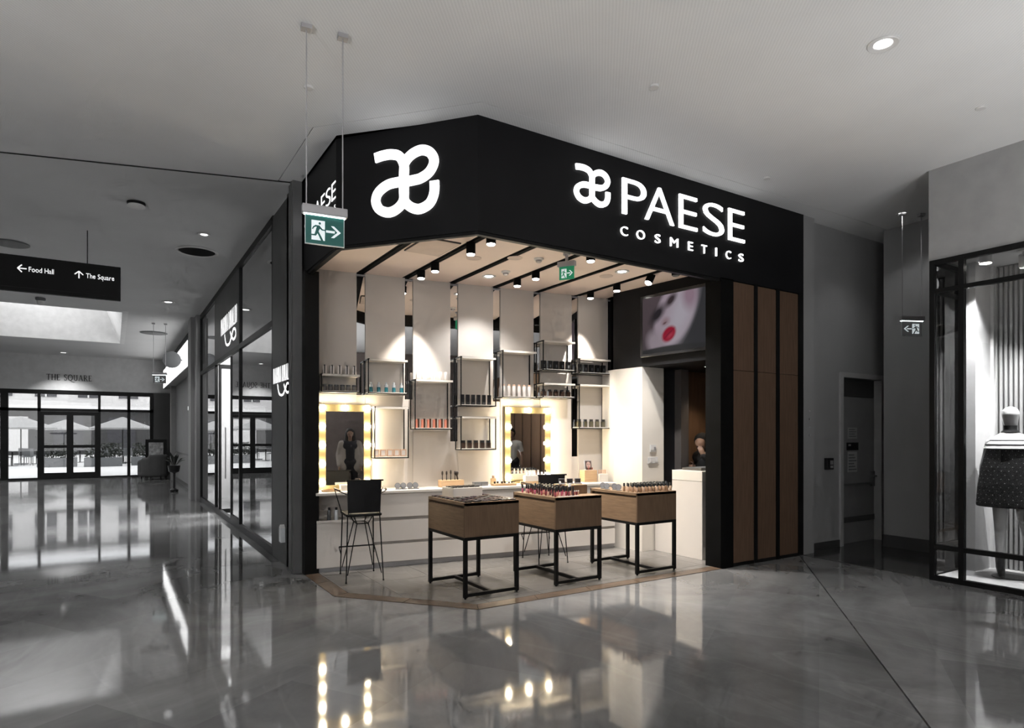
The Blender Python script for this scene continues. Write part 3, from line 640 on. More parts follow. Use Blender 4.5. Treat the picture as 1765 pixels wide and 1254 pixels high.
# directory sign over the corridor
M_DIR = pm('directory_black', (.009, .009, .009), .6, spec=.15)
o = T('directory_sign', 'black hanging directory sign reading Food Hall and The Square', 'sign', (-1.2, 10.57, 3.45))
MB().box(-1.0, 1.292, -.04, .04, 0, .47).build('board', M_DIR, o, bevel=.004)
MB().box(-1.0, 1.292, -.043, -.04, .05, .056).build('groove', M_BLACK, o)
for x in (-.6, .90): MB().cyl((x, 0, .47), (x, 0, .935), .006, n=8).build('suspension_wire', M_BLACK, o)
def plate(name, parent, loc, rot):
    q = MB().box(-.001, .001, -.001, .001, -.002, -.001).build(name, M_SIGNM, parent, loc=loc, rot=rot); return q
q = plate('lettering', o, (0, -.041, 0), (R(90), 0, 0))
def arrow(parent, cx, cy, s, ang):
    mb = MB(); c, n = math.cos(ang), math.sin(ang); rt = lambda x, y: (cx + x * c - y * n, cy + x * n + y * c)
    mb.ribbon([rt(-s, 0), rt(s, 0)], s * .28, 0, .004); mb.ribbon([rt(0.05 * s, s), rt(s, 0)], s * .28, 0, .0042); mb.ribbon([rt(.05 * s, -s), rt(s, 0)], s * .28, 0, .0044)
    return mb.build('arrow', M_SIGNM, parent)
def text_fit(t, m, p, x0, x1, y, h): text_line(t, m, p, x0, y, h, .004, (x1 - x0) / text_width(t, h, 1.0, .004), .004)
arrow(q, .185, .300, .048, math.pi); text_fit('Food Hall', M_SIGNM, q, .255, .525, .268, .064)
arrow(q, .805, .300, .048, math.pi / 2); text_fit('The Square', M_SIGNM, q, .885, 1.215, .268, .064)

# THE SQUARE lettering on the far header (letters with thick and thin strokes and serifs)
M_LETD = pm('dark_letter', (.03, .03, .03), .5)
SERIF = {
 'T': (.8, [([(.4, 0), (.4, 1)], .13), ([(0, .96), (.8, .96)], .07), ([(.02, .84), (.02, 1)], .05), ([(.78, .84), (.78, 1)], .05), ([(.26, .02), (.54, .02)], .04)]),
 'H': (.9, [([(.15, 0), (.15, 1)], .13), ([(.75, 0), (.75, 1)], .13), ([(.15, .5), (.75, .5)], .06)] + [([(x - .14, y), (x + .14, y)], .04) for x in (.15, .75) for y in (.02, .98)]),
 'E': (.65, [([(.15, 0), (.15, 1)], .13), ([(.02, .97), (.6, .97)], .06), ([(.02, .03), (.64, .03)], .06), ([(.15, .52), (.5, .52)], .06), ([(.59, .84), (.59, 1)], .04), ([(.63, 0), (.63, .18)], .04)]),
 'S': (.6, [([(.52, .85), (.4, .97), (.22, .97), (.08, .83), (.12, .65), (.32, .52), (.5, .38), (.52, .17), (.38, .03), (.18, .03), (.05, .15)], .10), ([(.53, .78), (.53, .96)], .04), ([(.04, .04), (.04, .24)], .04)]),
 'Q': (1.0, [([(.5 + .43 * math.cos(t), .5 + .47 * math.sin(t)) for t in [k * math.pi / 10 for k in range(21)]], .11), ([(.5, .08), (.75, -.16), (1.15, -.26), (1.35, -.2)], .08)]),
 'U': (.85, [([(.15, 1), (.15, .3), (.25, .07), (.42, .02), (.6, .07), (.7, .3), (.7, 1)], .11), ([(.0, .98), (.3, .98)], .04), ([(.58, .98), (.84, .98)], .04)]),
 'A': (.9, [([(.1, 0), (.45, 1)], .06), ([(.45, 1), (.82, 0)], .13), ([(.22, .34), (.7, .34)], .05), ([(0, .02), (.22, .02)], .04), ([(.68, .02), (.95, .02)], .04)]),
 'R': (.85, [([(.15, 0), (.15, 1)], .13), ([(.15, .96), (.42, .96), (.6, .85), (.6, .64), (.42, .5), (.15, .5)], .09), ([(.38, .5), (.8, .0)], .11), ([(.02, .02), (.3, .02)], .04), ([(.02, .98), (.2, .98)], .04), ([(.7, .02), (.92, .02)], .04)])}
o = T('wall_lettering', 'dark serif letters THE SQUARE on the grey header above far doors', 'sign', (-1.98, 27.597, 3.50)); o.rotation_euler = (R(90), 0, 0)
x = 0; h = .21
for ch in 'THE SQUARE':
    if ch == ' ': x += .10; continue
    w, st = SERIF[ch]; mb = MB()
    for i, (pts, wd_) in enumerate(st): mb.ribbon([(x + a * h * .72, b * h) for a, b in pts], wd_ * h, 0, .012 + .0004 * i)
    mb.build('letter', M_LETD, o); x += (w * .72 + .10) * h
k = 1.345 / x
o.scale = (k, 1, 1)

# neighbour's name on the dark pillar and over the doors
def rinaldi(parent, w, h):
    t = 'MARINA RINALDI'; w0 = text_width(t, h, .42, -.014, .5)
    text_line(t, M_SIGNW, parent, 0, 0, h, .003, .42 * w / w0, -.014, .5)
    loop = [(.25, -.05), (.35, -.42), (.55, -.50), (.70, -.30), (.80, -.12), (.92, -.18), (.94, -.38), (.82, -.46), (.70, -.32), (.62, -.12)]
    MB().ribbon([(p.x * w, p.y * h * 1.6) for p in smooth_path([(a, b, 0) for a, b in loop], 5)], h * .13, 0, .003).build('flourish', M_SIGNW, parent)
o = T('boutique_sign', 'white MARINA RINALDI logo on the dark pillar beside the shop', 'sign', (XS - .003, 8.50, 2.20)); o.rotation_euler = (R(90), 0, R(-90)); rinaldi(o, .94, .20)
o = T('boutique_door_sign', 'white MARINA RINALDI logo on the panel above the open doors', 'sign', (XS - .003, 13.15, 3.42)); o.rotation_euler = (R(90), 0, R(-90)); rinaldi(o, 1.8, .32)
M_BOX = pm('lightbox_white', (.9, .9, .9), .4, emit=2.2, ecol=(1, 1, 1))
o = T('lightbox_sign', 'long glowing white sign box above the far corridor shop', 'sign', (1.58, 17.7, 3.25))
MB().box(0, .26, 0, 9.0, 0, .70).build('case', M_GREYWALL, o); MB().box(-.008, 0, .04, 8.96, .03, .67).build('glowing_face', M_BOX, o)
tag(MB().cyl((1.32, 19.0, 3.55), (1.32, 19.04, 3.55), .22, n=24).cyl((1.32, 19.02, 3.55), (1.5725, 19.02, 3.55), .02).cyl((1.32, 18.995, 3.55), (1.32, 19.0, 3.55), .17, n=24).build('projecting_sign', M_PLG, smooth=True), 'grey round projecting sign before the glowing sign box', 'sign')

# ================================================================== CEILING FITTINGS
def downlight(name, label, x, y, z, r, lens, grp='mall ceiling downlights', power=0):
    o = T(name, label, 'downlight', (x, y, z), 0, grp)
    MB().lathe([(r, 0), (r, -.008), (r * .93, -.014), (r * .62, -.006), (r * .60, 0)], 24).build('rim', M_PLW, o, smooth=True)
    MB().lathe([(r * .58, -.0005), (r * .56, -.005), (r * .2, -.009), (.001, -.010)], 20).build('lens', lens, o, smooth=True)
    if power: spot('downlight_beam', (x, y, z - .03), (x, y, 0), power, 110, .6, .06, (1, 1, 1))
    return o
downlight('ceiling_downlight', 'large round downlight in the ceiling above right foreground', 4.746, 2.471, ZT, .105, M_LAMPD, power=40)
downlight('ceiling_downlight', 'lit round downlight in the service recess ceiling', 8.575, 4.226, ZT, .07, M_LAMPD, power=12)
downlight('ceiling_downlight', 'lit round downlight left of the dark pillar', 1.09, 9.9, 4.385, .08, M_LAMPD, power=70)
downlight('ceiling_downlight', 'lit round downlight right of the skylight well', .996, 15.33, 4.385, .12, M_LAMPD, power=70)
downlight('ceiling_downlight', 'small lit downlight just before the far header', -1.44, 26.6, 4.385, .13, M_LAMPD, power=260)
for i, (x, y, l) in enumerate(((3.742, 3.765, 'above the corner fascia'), (6.388, 2.501, 'above the right show window'), (1.357, 5.285, 'behind the hanging exit rods'), (6.129, 4.442, 'above the end of the lettering'))):
    o = tag(MB().lathe([(.038, 0), (.038, -.012), (.034, -.016), (.001, -.016)], 20).build('sprinkler_cover', M_PLW, loc=(x, y, ZT), smooth=True), 'small white sprinkler disc in ceiling ' + l, 'sprinkler', 'sprinkler discs in the mall ceiling')
o = T('ceiling_sensor', 'round dark based sensor on the ceiling left of the fascia', 'sensor', (.24, 8.99, 4.385))
MB().lathe([(.10, 0), (.10, -.02), (.08, -.03)], 20).build('base', M_BLACK, o, smooth=True); MB().lathe([(.09, -.03), (.10, -.05), (.08, -.065), (.001, -.07)], 20).build('cover', M_PLW, o, smooth=True)
o = T('round_recess', 'large black round recess with white rim beside the boutique', 'vent', (1.10, 10.89, 4.385))
MB().lathe([(.30, 0), (.30, -.01), (.27, -.016), (.26, 0)], 32).build('rim', M_PLW, o, smooth=True); MB().lathe([(.255, -.001), (.25, -.004), (.001, -.004)], 32).build('dark_throat', M_TRACK, o)
o = T('ceiling_speaker', 'flat grey round speaker grille in corridor ceiling above directory sign', 'speaker', (-1.285, 11.9, 4.385))
MB().lathe([(.22, 0), (.22, -.012), (.001, -.012)], 28).build('grille', pm('speaker_grille', (.16, .16, .16), .6), o); MB().lathe([(.235, 0), (.235, -.008), (.22, -.008), (.22, 0)], 28).build('rim', M_PLG, o)
o = T('pendant_camera', 'small dark ceiling camera below the directory sign', 'camera', (-1.27, 16.3, 4.385))
MB().lathe([(.09, 0), (.09, -.04), (.06, -.06)], 18).build('base', M_PLG, o, smooth=True); MB().ball((0, 0, -.08), .07).build('dome', M_PLW, o, smooth=True)
o = T('ceiling_grille', 'flat round grille in corridor ceiling near the distant exit sign', 'vent', (.96, 20.2, 4.385))
MB().lathe([(.30, 0), (.30, -.015), (.24, -.02), (.001, -.02)], 28).build('grille', pm('speaker_grille', (.16, .16, .16), .6), o); MB().lathe([(.34, 0), (.34, -.01), (.3, -.01), (.3, 0)], 28).build('rim', M_PLG, o)

# shop ceiling fittings
SPOTS = [(3.128, 7.02, 3.43, 'nearest the wall on the left channel'), (3.114, 6.60, 3.42, 'second from the wall on the left channel'), (3.10, 5.72, 3.40, 'third from the wall on the left channel'), (3.10, 5.31, 3.40, 'nearest the fascia corner on the left channel'),
         (4.315, 6.736, 3.43, 'nearest the wall on the middle channel'), (4.31, 6.315, 3.43, 'second from the wall on the middle channel'), (4.30, 5.265, 3.40, 'nearest the fascia on the middle channel'),
         (5.55, 6.80, 3.43, 'nearest the wall on the right channel'), (5.56, 6.273, 3.43, 'second from the wall on the right channel'), (5.57, 5.709, 3.42, 'tilted one on the right channel'), (5.575, 5.264, 3.42, 'nearest the fascia on the right channel')]
AIM = [(wp(1.15, 0, 1.45), 150), (wp(1.2, .35, .8), 90), ((3.85, 5.75, .75), 110), ((3.85, 5.45, .7), 90), (wp(2.35, 0, 1.3), 60), ((4.9, 5.7, .75), 120), ((4.9, 5.4, .7), 100), (wp(3.53, 0, 1.6), 190), ((5.2, 5.8, .9), 80), ((6.3, 5.7, .8), 130), ((5.4, 5.3, .5), 20)]
for i, (x, y, z, l) in enumerate(SPOTS):
    o = T('track_spotlight', 'black cylinder spotlight, ' + l, 'spotlight', (x, y, z), 0, 'black spotlights in the shop ceiling channels')
    tgt, pw = AIM[i]
    tilt = R(28) if 'tilted' in l else 0
    b = MB().lathe([(.012, .20), (.012, .14), (.046, .135), (.048, .12), (.048, .002), (.044, 0), (.042, .006)], 20).build('body', M_TRACK, o, smooth=True)
    le = MB().lathe([(.041, .010), (.041, -.004), (.036, -.010), (.001, -.012)], 20).build('lens', M_LAMP if i != 10 else M_PLG, o)
    MB().box(-.016, .016, -.05, .05, .14, ZI + .03 - z).build('adapter', M_BLACK, o)
    if tilt:
        for q in (b, le): q.rotation_euler = (0, tilt, 0)
    spot('spotlight_beam', (x, y, z - .03), tgt, pw * 1.35, 52, .6, .03)
for i, (x, y, l) in enumerate(((3.94, 6.80, 'near the back wall'), (5.18, 5.75, 'near the black television wall'))):
    downlight('shop_downlight', 'bright flush downlight in the pinkish shop ceiling ' + l, x, y, ZI, .085, M_LAMP, 'flush downlights in the shop ceiling', (75, 190)[i])
for i, (x, y, l) in enumerate(((3.40, 6.2, 'left'), (5.17, 6.03, 'right'), (3.78, 5.95, 'middle'))):
    o = T('ceiling_speaker_disc', 'flat pale speaker disc in the shop ceiling, %s one of three' % l, 'speaker', (x, y, ZI), 0, 'speaker discs in the shop ceiling')
    MB().lathe([(.085, 0), (.085, -.004), (.078, -.006), (.001, -.006)], 24).build('disc', pm('pale_speaker', (.66, .55, .49), .7), o, smooth=True)
for i, (x, y, l) in enumerate(((4.0, 6.5, 'nearer the back wall'), (4.02, 5.83, 'nearer the fascia'))):
    o = T('smoke_detector', 'small round smoke detector in shop ceiling ' + l, 'smoke detector', (x, y, ZI), 0, 'smoke detectors in the shop ceiling')
    MB().lathe([(.055, 0), (.055, -.012), (.045, -.02)], 20).build('base', M_PLW, o, smooth=True); MB().lathe([(.035, -.02), (.032, -.04), (.02, -.048), (.001, -.05)], 18).build('sensor', M_ALU, o, smooth=True)
o = T('ceiling_hatch', 'square access hatch in shop ceiling beside the corner logo', 'hatch', (2.82, 6.05, ZI))
MB().box(-.20, .20, -.27, .27, -.012, 0).build('frame', pm('hatch_gap', (.06, .05, .045), .6), o); MB().box(-.19, .19, -.26, .26, -.016, -.010).build('panel', pm('hatch_panel', (.70, .58, .51), .7), o)

# ================================================================== VANITY MIRRORS
M_GOLD = pm('vanity_frame', (.17, .13, .055), .5)
def vanity(label, s0, s1, z0, z1):
    o = T('vanity_mirror', label, 'mirror', wp((s0 + s1) / 2, 0.002, z0 + .0035), WA, 'mirrors with light bulbs on the back wall')
    w = s1 - s0; h = z1 - z0; b = .085
    MB().box(-w / 2, w / 2, -.045, 0, 0, b * .6).box(-w / 2, w / 2, -.045, 0, h - b, h).box(-w / 2, -w / 2 + b, -.045, 0, b * .6, h - b).box(w / 2 - b, w / 2, -.045, 0, b * .6, h - b).build('frame', M_GOLD, o, bevel=.004)
    MB().box(-w / 2 + b, w / 2 - b, -.036, -.030, b * .6, h - b).build('mirror_pane', M_MIRROR, o)
    me = MB().ball((0, 0, 0), .036, 14, 10).mesh('bulb', M_BULB, True); ms = MB().cyl((0, .03, 0), (0, .005, 0), .018).mesh('socket', M_STEEL)
    pts = [(x, h - b / 2 - k * (h - b) / 4.2) for x in (-w / 2 + b / 2, w / 2 - b / 2) for k in range(5)] + [(0, h - b / 2)]
    for x, z in pts:
        q = link('bulb', me, o, (x, -.075, z)); link('socket', ms, q)
    return o
vanity('bulb-lit mirror at the left end of the counter, person reflected', .05, .665, .90, 1.915)
vanity('bulb-lit mirror near the middle of the wall above second stool', 2.447, 3.13, .90, 1.925)

# ================================================================== COUNTER
cu = T('vanity_cabinet', 'cream cabinet with open niche below the left lit mirror', 'cabinet', wp(0, 0, .005), WA)
MB().box(-.02, .60, -.44, -.01, .05, .56).build('body', M_WHITE, cu, bevel=.004)
MB().box(-.02, 0.0, -.40, -.01, .56, .865).box(.58, .60, -.40, -.01, .56, .865).box(0, .58, -.03, -.01, .56, .865).build('niche', M_WHITE, cu)
MB().box(0, .60, -.40, -.03, 0, .05).build('plinth', M_ALU, cu)
MB().box(-.02, .60, -.46, -.44, .56, .585).build('ledge', M_WHITE, cu)
for i, (a, b) in enumerate(((.602, 1.74), (1.742, 2.88), (2.882, 3.92))):
    c = T('drawer_cabinet', ['cream three-drawer cabinet beside the first stool', 'cream three-drawer cabinet behind the left display table', 'cream three-drawer cabinet behind the right display table'][i], 'cabinet', wp((a + b) / 2, 0, .005), WA, 'drawer cabinets under the counter')
    w = (b - a) / 2
    MB().box(-w, w, -.42, -.01, .055, .865).build('body', pm('groove_beige', (.40, .37, .34), .6), c)
    for z0, z1 in ((.585, .86), (.305, .545), (.065, .27)): MB().box(-w + .002, w - .002, -.445, -.42, z0, z1).build('drawer', M_WHITE, c, bevel=.002)
    MB().box(-w, w, -.41, -.03, 0, .055).build('plinth', M_ALU, c)
ct = T('worktop', 'long cream worktop running along the back wall', 'worktop', wp(0, 0, .87), WA)
MB().box(-.03, 3.93, -.465, -.001, 0, .032).build('slab', M_CREAM, ct, bevel=.004)
ZC = .902
ZC = .903

# ================================================================== WIRE SHELVES
SHELF = {}
def shelf(key, label, s0, s1, z0, z1, dp=.22):
    o = T('wire_shelf', label, 'shelf', wp((s0 + s1) / 2, .002, z0), WA, 'wire frame shelves on the back wall')
    w = (s1 - s0) / 2; h = z1 - z0; t = .012; mb = MB()
    for x in (-w, w):
        for y in (-t, -dp): mb.box(x - t / 2, x + t / 2, y - t / 2, y + t / 2, 0, h)
    for z in (t / 2, h - t / 2):
        for y in (-t, -dp): mb.box(-w, w, y - t / 2, y + t / 2, z - t / 2, z + t / 2)
        for x in (-w, w): mb.box(x - t / 2, x + t / 2, -dp, -t, z - t / 2, z + t / 2)
    mb.build('frame', M_BLACK, o)
    MB().box(-w + t / 2, w - t / 2, -dp + t / 2, -t * 1.5, h - .022, h - .008).box(-w + t, w - .001, -dp - .012, -dp - .006, h - .026, h - .002).build('top_board', M_CREAM, o)
    MB().box(-w + t / 2, w - t / 2, -dp + t / 2, -t * 1.5, .008, .022).build('bottom_board', M_CREAM, o)
    SHELF[key] = ((s0 + s1) / 2, z0 + .0225, z1 + .0005, w, dp); return o
shelf('s1', 'shallow wire shelf at the far left above the lit mirror', .06, .50, 2.05, 2.265)
shelf('s2', 'tall wire shelf holding the row of teal bottles', .60, 1.075, 2.045, 2.465)
shelf('s2b', 'wire shelf with pale palettes beside the left lit mirror', .675, 1.085, 1.27, 1.895)
shelf('s3', 'wire shelf holding coral tubes, white tubes on its top', 1.17, 1.655, 1.62, 2.24)
shelf('s4a', 'tall wire shelf with slim black boxes, centre of the wall', 1.765, 2.24, 1.92, 2.55)
shelf('s4b', 'low wire shelf with square dark bottles, centre of the wall', 1.765, 2.24, 1.36, 1.79)
shelf('s5', 'tall wire shelf with white tubes above the second mirror', 2.34, 2.825, 2.04, 2.66)
shelf('s6a', 'highest wire shelf of all, with wide black boxes', 2.93, 3.415, 2.42, 2.825)
shelf('s6b', 'shallow wire shelf with brown jars right below the highest one', 2.93, 3.415, 2.055, 2.255)
shelf('s7a', 'shallow wire shelf with black boxes beside the black television wall', 3.485, 3.985, 2.40, 2.61)
shelf('s7b', 'tall wire shelf with olive bottles beside the white column', 3.485, 3.985, 1.64, 2.255)

def mesh_of(*fn, name='item', mats, smooth=True):
    mb = MB()
    for f in fn: f(mb)
    return mb.mesh(name, mats, smooth)
def put(name, label, cat, group, loc, rz, body, cap=None, cap_name='cap'):
    o = link(name, body, None, loc, rz); tag(o, label, cat, group)
    if cap: link(cap_name, cap, o)
    return o
def row(key, n, name, fmt, cat, group, body, cap=None, top=False, span=.78, off=None, cap_name='cap', skip=(), rzj=0.0):
    c, zi, zt, w, dp = SHELF[key]
    for i in range(n):
        if i in skip: continue
        s = c + (-w + 2 * w * (.5 - span / 2 + span * i / (n - 1)))
        put(name, fmt % ORD[i], cat, group, wp(s, off or dp * .55, zt if top else zi), WA + random.uniform(-rzj, rzj), body, cap, cap_name)
def bottle(r, h, mat, n=12): return MB().lathe([(r * .9, 0), (r, .004), (r, h * .9), (r * .8, h), (.001, h)], n).mesh('bottle', mat, True)
def capm(r, z, h, mat, n=12): return MB().lathe([(r, z), (r, z + h * .9), (r * .8, z + h), (.001, z + h)], n).mesh('cap', mat, True)
def boxm(w, d, h, mat, z=0): return MB().box(-w / 2, w / 2, -d / 2, d / 2, z, z + h).mesh('box', mat)
M_TEAL = pm('teal_liquid', (.015, .15, .19), .15, coat=.5); M_CLEARW = pm('frosted_white', (.75, .78, .80), .2, coat=.3)
M_CORAL = pm('coral_tube', (.62, .22, .15), .35); M_PALE = pm('pale_tube', (.80, .74, .70), .4); M_BROWN = pm('brown_glass', (.06, .035, .025), .15, coat=.5)
M_OLIVE = pm('olive_glass', (.10, .085, .05), .2, coat=.4); M_FROST = pm('smoky_plastic', (.20, .18, .17), .3, coat=.3); M_PINKG = pm('pink_gold', (.75, .50, .36), .35, metal=.2)
row('s1', 5, 'lotion_box', 'slim pale box with dark edge, %s from left, atop the far left shelf', 'box', 'pale boxes on top of the far left shelf', boxm(.045, .04, .10, M_PALE), boxm(.012, .042, .112, M_PLB), top=True, cap_name='dark_edge')
row('s1', 6, 'smoky_jar', 'smoky translucent jar, %s from left, inside the far left shelf', 'jar', 'smoky jars in the far left shelf', bottle(.028, .055, M_FROST), capm(.027, .055, .02, M_PLG))
row('s2', 5, 'teal_bottle', 'teal bottle with white cap, %s from left in its shelf', 'bottle', 'teal bottles on the tall left shelf', bottle(.022, .065, M_TEAL), MB().lathe([(.022, .066), (.022, .095), (.012, .1), (.013, .125), (.001, .128)], 12).mesh('cap', M_CLEARW, True))
row('s2b', 5, 'palette_box', 'pink and gold palette box, %s from left beside the lit mirror', 'palette', 'palette boxes on the shelf beside the left mirror', boxm(.07, .03, .085, M_PINKG), boxm(.045, .032, .06, M_PALE, .012), cap_name='label_panel', span=.82)
row('s3', 6, 'white_tube', 'white ribbed tube, %s from left, on top of the coral shelf', 'tube', 'white tubes on top of the coral shelf', bottle(.021, .11, M_PALE), None, top=True, span=.76)
row('s3', 6, 'coral_tube', 'coral tube with black front, %s from left in its shelf', 'tube', 'coral tubes on the wire shelf', boxm(.05, .03, .105, M_CORAL), MB().box(.003, .026, -.018, .016, .002, .115).mesh('front', M_BROWN), cap_name='dark_front', span=.78)
row('s4a', 6, 'slim_box', 'slim black box, %s from left in the tall centre shelf', 'box', 'slim black boxes in the tall centre shelf', boxm(.045, .03, .13, M_PLB), boxm(.032, .032, .006, M_PLG, .02), cap_name='print_band')
row('s4b', 5, 'square_bottle', 'square dark bottle, %s from left in the low centre shelf', 'bottle', 'square dark bottles in the low centre shelf', boxm(.055, .04, .07, M_BROWN), boxm(.05, .036, .032, M_PLB, .07), span=.74)
row('s5', 6, 'cream_tube', 'white tube, %s from left in the shelf above the second mirror', 'tube', 'white tubes in the shelf above the second mirror', bottle(.024, .14, M_PALE), capm(.02, .14, .02, M_PINKG))
row('s6a', 5, 'wide_box', 'wide black box, %s from left in the highest shelf', 'box', 'wide black boxes in the highest shelf', boxm(.065, .045, .12, M_PLB), boxm(.02, .047, .04, M_PLG, .03), cap_name='print_panel')
row('s6b', 5, 'brown_jar', 'dark brown jar, %s from left below the highest shelf', 'jar', 'brown jars below the highest shelf', boxm(.055, .045, .07, M_BROWN), capm(.025, .07, .025, M_PLB))
row('s7a', 5, 'wide_box', 'black carton, %s from left in the shallow right corner shelf', 'box', 'black cartons in the shallow right corner shelf', boxm(.06, .045, .115, M_PLB), boxm(.02, .047, .04, M_PLG, .03), cap_name='print_panel')
row('s7b', 5, 'olive_bottle', 'olive bottle, %s from left in the tall right corner shelf', 'bottle', 'olive bottles in the tall right corner shelf', boxm(.05, .035, .08, M_OLIVE), boxm(.04, .03, .03, M_PLB, .08))
# ================================================================== THINGS ON THE COUNTER
M_DISC = pm('grey_compact', (.16, .16, .165), .35); M_BRISTLE = pm('brush_bristle', (.03, .022, .018), .8)
def disc_compact(label, loc, rz, grp, r=.036, lean=0.0):
    o = T('round_compact', label, 'compact', loc, rz, grp)
    MB().cyl((0, -.004, r + .004), (0, .004, r + .004), r, n=22).build('lid', M_DISC, o, smooth=True, rot=(R(-12), 0, 0))
    MB().cyl((0, -.03, 0), (0, -.03, .009), r, n=22).build('base', M_DISC, o, smooth=True)
    MB().cyl((0, -.009, r + .004), (0, -.0045, r + .004), r * .86, n=22).build('disc_face', pm('compact_face', (.24, .24, .25), .4), o, rot=(R(-12), 0, 0))
    return o
for i, s in enumerate((.94, 1.01, 1.09, 1.16)):
    disc_compact('open round grey compact, %s from left beside the first stool' % ORD[i], wp(s, .28, ZC), WA, 'round compacts on the worktop')
for i, s in enumerate((.13, .21)):
    put('niche_bottle', ['dark slim bottle in the niche under the left mirror', 'pale slim bottle in the niche under the left mirror'][i], 'bottle', 'bottles in the counter niche', wp(s, .34, .5655), WA, bottle(.022, .13, [M_PLG, M_CLEARW][i]), capm(.014, .13, .03, M_PLB))
def brush_block(label, s, off, w, d, h, n, spread, z=ZC):
    o = T('brush_stand', label, 'brush stand', wp(s, off, z), WA)
    MB().box(-w / 2, w / 2, -d / 2, d / 2, 0, h).build('block', M_LWOOD, o, bevel=.003)
    for i in range(n):
        x = -w / 2 + w * (.12 + .55 * i / max(1, n - 1)); hh = .11 + .02 * (i % 3 == 2)
        b = MB().cyl((x, 0, h), (x + spread * (i - n / 2), 0, h + hh * .55), .007, .006, 8).build('brush', M_PLB, o)
        MB().lathe([(.007, 0), (.012, .02), (.010, .045), (.001, .055)], 10, (x + spread * (i - n / 2), 0, h + hh * .55)).build('bristles', M_BRISTLE, b, smooth=True)
    MB().cyl((w * .30, 0, h), (w * .26, 0, h + .06), .010, .010, 8).lathe([(.01, 0), (.022, .02), (.024, .045), (.012, .055), (.001, .055)], 12, (w * .25, 0, h + .05)).build('powder_brush', M_BRISTLE, o, smooth=True)
    return o
brush_block('light wood block with upright make-up brushes on the worktop', 1.64, .20, .30, .14, .085, 4, .0)
def plain(name, label, cat, loc, rz, mb, mat, bevel=.003, grp=None):
    return tag(mb.build(name, mat, loc=loc, rz=rz, bevel=bevel), label, cat, grp)
o = T('gift_box', 'glowing white box below the left mirror behind the stool', 'box', wp(.36, .20, ZC), WA); MB().box(-.085, .085, -.06, .06, 0, .055).build('carton', M_CREAM, o, bevel=.002); MB().box(-.088, .088, -.063, .063, .05, .068).build('lid', M_CREAM, o, bevel=.002)
o = T('wooden_tray', 'thin wooden tray at the left end of the worktop', 'tray', wp(.16, .27, ZC), WA); MB().box(-.10, .10, -.06, .06, 0, .01).build('base', M_LWOOD, o); MB().box(-.10, .10, -.06, -.054, .01, .022).box(-.10, .10, .054, .06, .01, .022).box(-.10, -.094, -.054, .054, .01, .022).box(.094, .10, -.054, .054, .01, .022).build('rim', M_LWOOD, o)
for i, s in enumerate((1.98, 2.07)):
    o = T('palette_case', ['closed dark eyeshadow palette case beside the brush stand', 'closed dark eyeshadow palette case nearer the second mirror'][i], 'palette', wp(s, .22, ZC), WA + .2 * i, 'dark palette cases on the worktop'); MB().box(-.05, .05, -.04, .04, 0, .03).build('base', M_DISC, o, bevel=.003); MB().box(-.05, .05, -.04, .04, .031, .05).build('lid', M_PLG, o, bevel=.003)
o = T('perfume_bottle', 'clear amber perfume bottle left of the second lit mirror', 'bottle', wp(2.24, .14, ZC), WA); MB().box(-.035, .035, -.018, .018, 0, .085).build('flask', pm('amber_glass', (.72, .52, .30), .1, coat=.6), o, bevel=.006); MB().box(-.015, .015, -.013, .013, .085, .12).build('stopper', M_PINKG, o, bevel=.003)
o = T('product_tray', 'light wood tray of small dark testers before the second mirror', 'tray', wp(2.32, .30, ZC), WA); MB().box(-.16, .16, -.05, .05, 0, .03).build('base', M_LWOOD, o, bevel=.002)
for k in range(6): MB().cyl((-.13 + .05 * k, -.01 + .02 * (k % 2), .03), (-.13 + .05 * k, -.01 + .02 * (k % 2), .055), .014, n=12).build('tester', M_PLB, o)
o = T('bottle_stand', 'pale green-white stand of bottles in front of the second mirror', 'display stand', wp(2.80, .24, ZC), WA); MB().box(-.20, .20, -.05, .05, 0, .04).build('wood_base', M_LWOOD, o, bevel=.002); MB().box(-.16, .18, -.04, .04, .04, .115).build('white_block', M_CREAM, o, bevel=.003)
for k in range(6):
    b = MB().lathe([(.016, .115), (.016, .15), (.010, .158)], 12, (-.12 + .055 * k, 0, 0)).build('bottle', M_CLEARW, o, smooth=True); MB().lathe([(.010, .158), (.010, .185), (.001, .187)], 10, (-.12 + .055 * k, 0, 0)).build('cap', M_PLB if k > 3 else M_PALE, b, smooth=True)
o = T('folding_stand', 'small black folding stand left of the bottle stand', 'display stand', wp(2.49, .22, ZC), WA); MB().bar((-.05, 0, .0), (.04, .0, .05), .006).bar((.05, 0, 0), (-.02, 0, .05), .006).bar((-.07, -.02, .05), (.09, -.02, .05), .008).build('frame', M_BLACK, o)
